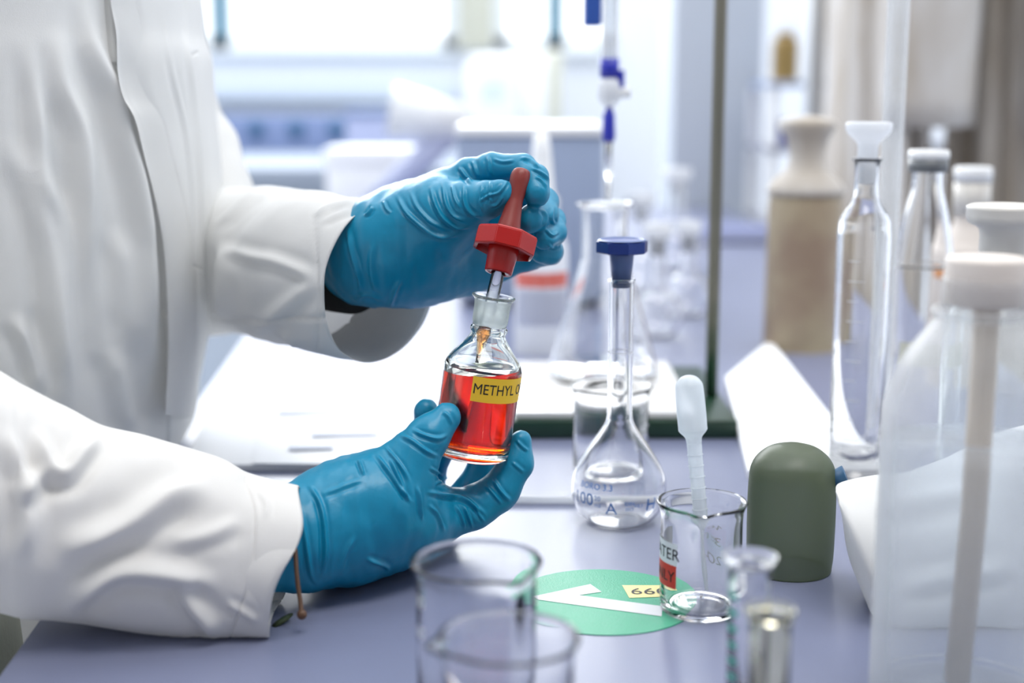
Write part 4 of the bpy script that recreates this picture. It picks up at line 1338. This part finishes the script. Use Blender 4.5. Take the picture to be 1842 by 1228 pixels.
def upper_glove():
    palm = [
        [(655, 464, .802, 74), (672, 458, .797, 80), (710, 450, .792, 88), (760, 435, .792, 92)],
        [(720, 425, .780, 78), (790, 392, .768, 58), (835, 374, .758, 42)],
        [(740, 410, .790, 66), (800, 352, .785, 42)],
        [(740, 430, .800, 80), (840, 385, .800, 46), (900, 370, .80, 36)],
        [(760, 455, .800, 78), (860, 430, .806, 50), (910, 420, .806, 36)],
        [(740, 465, .800, 72), (840, 470, .806, 46), (900, 465, .806, 36)],
    ]
    fingers = [
        [(815, 382, .764, 46), (853, 366, .754, 38), (880, 358, .748, 34), (900, 349, .744, 26)],              # thumb
        [(800, 350, .785, 40), (845, 316, .776, 31), (885, 303, .770, 26), (938, 302, .762, 23), (962, 322, .752, 24), (965, 348, .746, 24)],   # index
        [(890, 372, .80, 34), (950, 345, .796, 28), (978, 362, .780, 25), (978, 385, .766, 24), (956, 393, .750, 26)],      # middle
        [(905, 415, .806, 32), (965, 392, .800, 27), (992, 396, .786, 24), (994, 418, .772, 23), (980, 428, .760, 22)],     # ring
        [(895, 462, .806, 30), (950, 462, .802, 24), (990, 452, .790, 22), (988, 455, .774, 21), (975, 455, .770, 20)],     # little
    ]
    L = [
        ([(712, 348), (731, 381), (762, 409), (792, 424), (832, 420)], 4.5, .0022),
        ([(738, 343), (750, 372), (775, 398), (805, 412)], 4, .0015),
        ([(774, 332), (782, 364), (797, 391), (822, 408), (850, 408)], 4, .0022),
        ([(796, 325), (802, 364), (817, 388), (842, 398)], 3.6, .0018),
        ([(835, 330), (835, 362), (847, 383), (868, 392)], 3.5, .0018),
        ([(812, 330), (818, 356), (830, 378)], 3.2, .0014),
        ([(858, 365), (878, 352), (898, 346), (914, 324)], 3.0, .0013),
        ([(868, 330), (863, 361), (868, 385)], 3.0, .0013),
        ([(884, 322), (880, 345), (884, 370)], 3.0, .0010),
        ([(880, 372), (895, 368), (905, 352)], 3.0, .0009),
        ([(826, 300), (838, 318), (850, 330)], 4, .0018),
        ([(850, 288), (856, 306), (862, 320)], 4, .0015),
        ([(878, 280), (880, 300), (884, 318)], 4, .0012),
        ([(885, 286), (905, 292), (928, 289)], 3, .0009),
        ([(934, 285), (956, 292), (975, 306)], 3, .0012),
        ([(955, 302), (972, 311), (988, 326)], 3, .0011),
        ([(962, 318), (972, 324), (984, 340)], 3, .0008),
        ([(972, 374), (983, 390), (978, 412)], 3, .0012),
        ([(980, 410), (994, 423), (1005, 416)], 3, .0012),
        ([(994, 372), (992, 392), (998, 406)], 3, .0010),
        ([(985, 440), (996, 446), (1006, 440)], 3, .0009),
        ([(626, 404), (633, 452), (646, 502), (650, 530)], 5, .0018),
        ([(672, 430), (668, 480), (678, 530)], 7, .0012),
        ([(655, 390), (664, 384), (672, 372)], 3, .0014),
        ([(690, 362), (696, 376), (704, 385)], 3, .0014),
        ([(700, 555), (712, 520), (722, 500)], 5, .0014),
        ([(640, 545), (655, 530), (690, 540)], 5, .0012),
    ]
    me = glove_mesh(palm, fingers, L, [(45, .0010, (1, 1, 1)), (110, .00035, (1, 1, 1)), (90, .0006, (2.2, 1, .5))])
    pchild('glove', me, M['glove'])
upper_glove()
# green leaf-like scrap by the cuff
o = obj('leaf_scrap', lathe([(0, 0), (.0055, .0012), (0, .0024)], 10, False), mat('dark_leaf', (.03, .05, .015), .6))
o.location = T(509, 1121) + Vector((0, 0, .0005)); o.rotation_euler = (0.0, -.3, .8); o.scale = (1.2, .5, 1)
tag(o, 'tiny dark green scrap on the bench beside the near cuff', 'scrap')
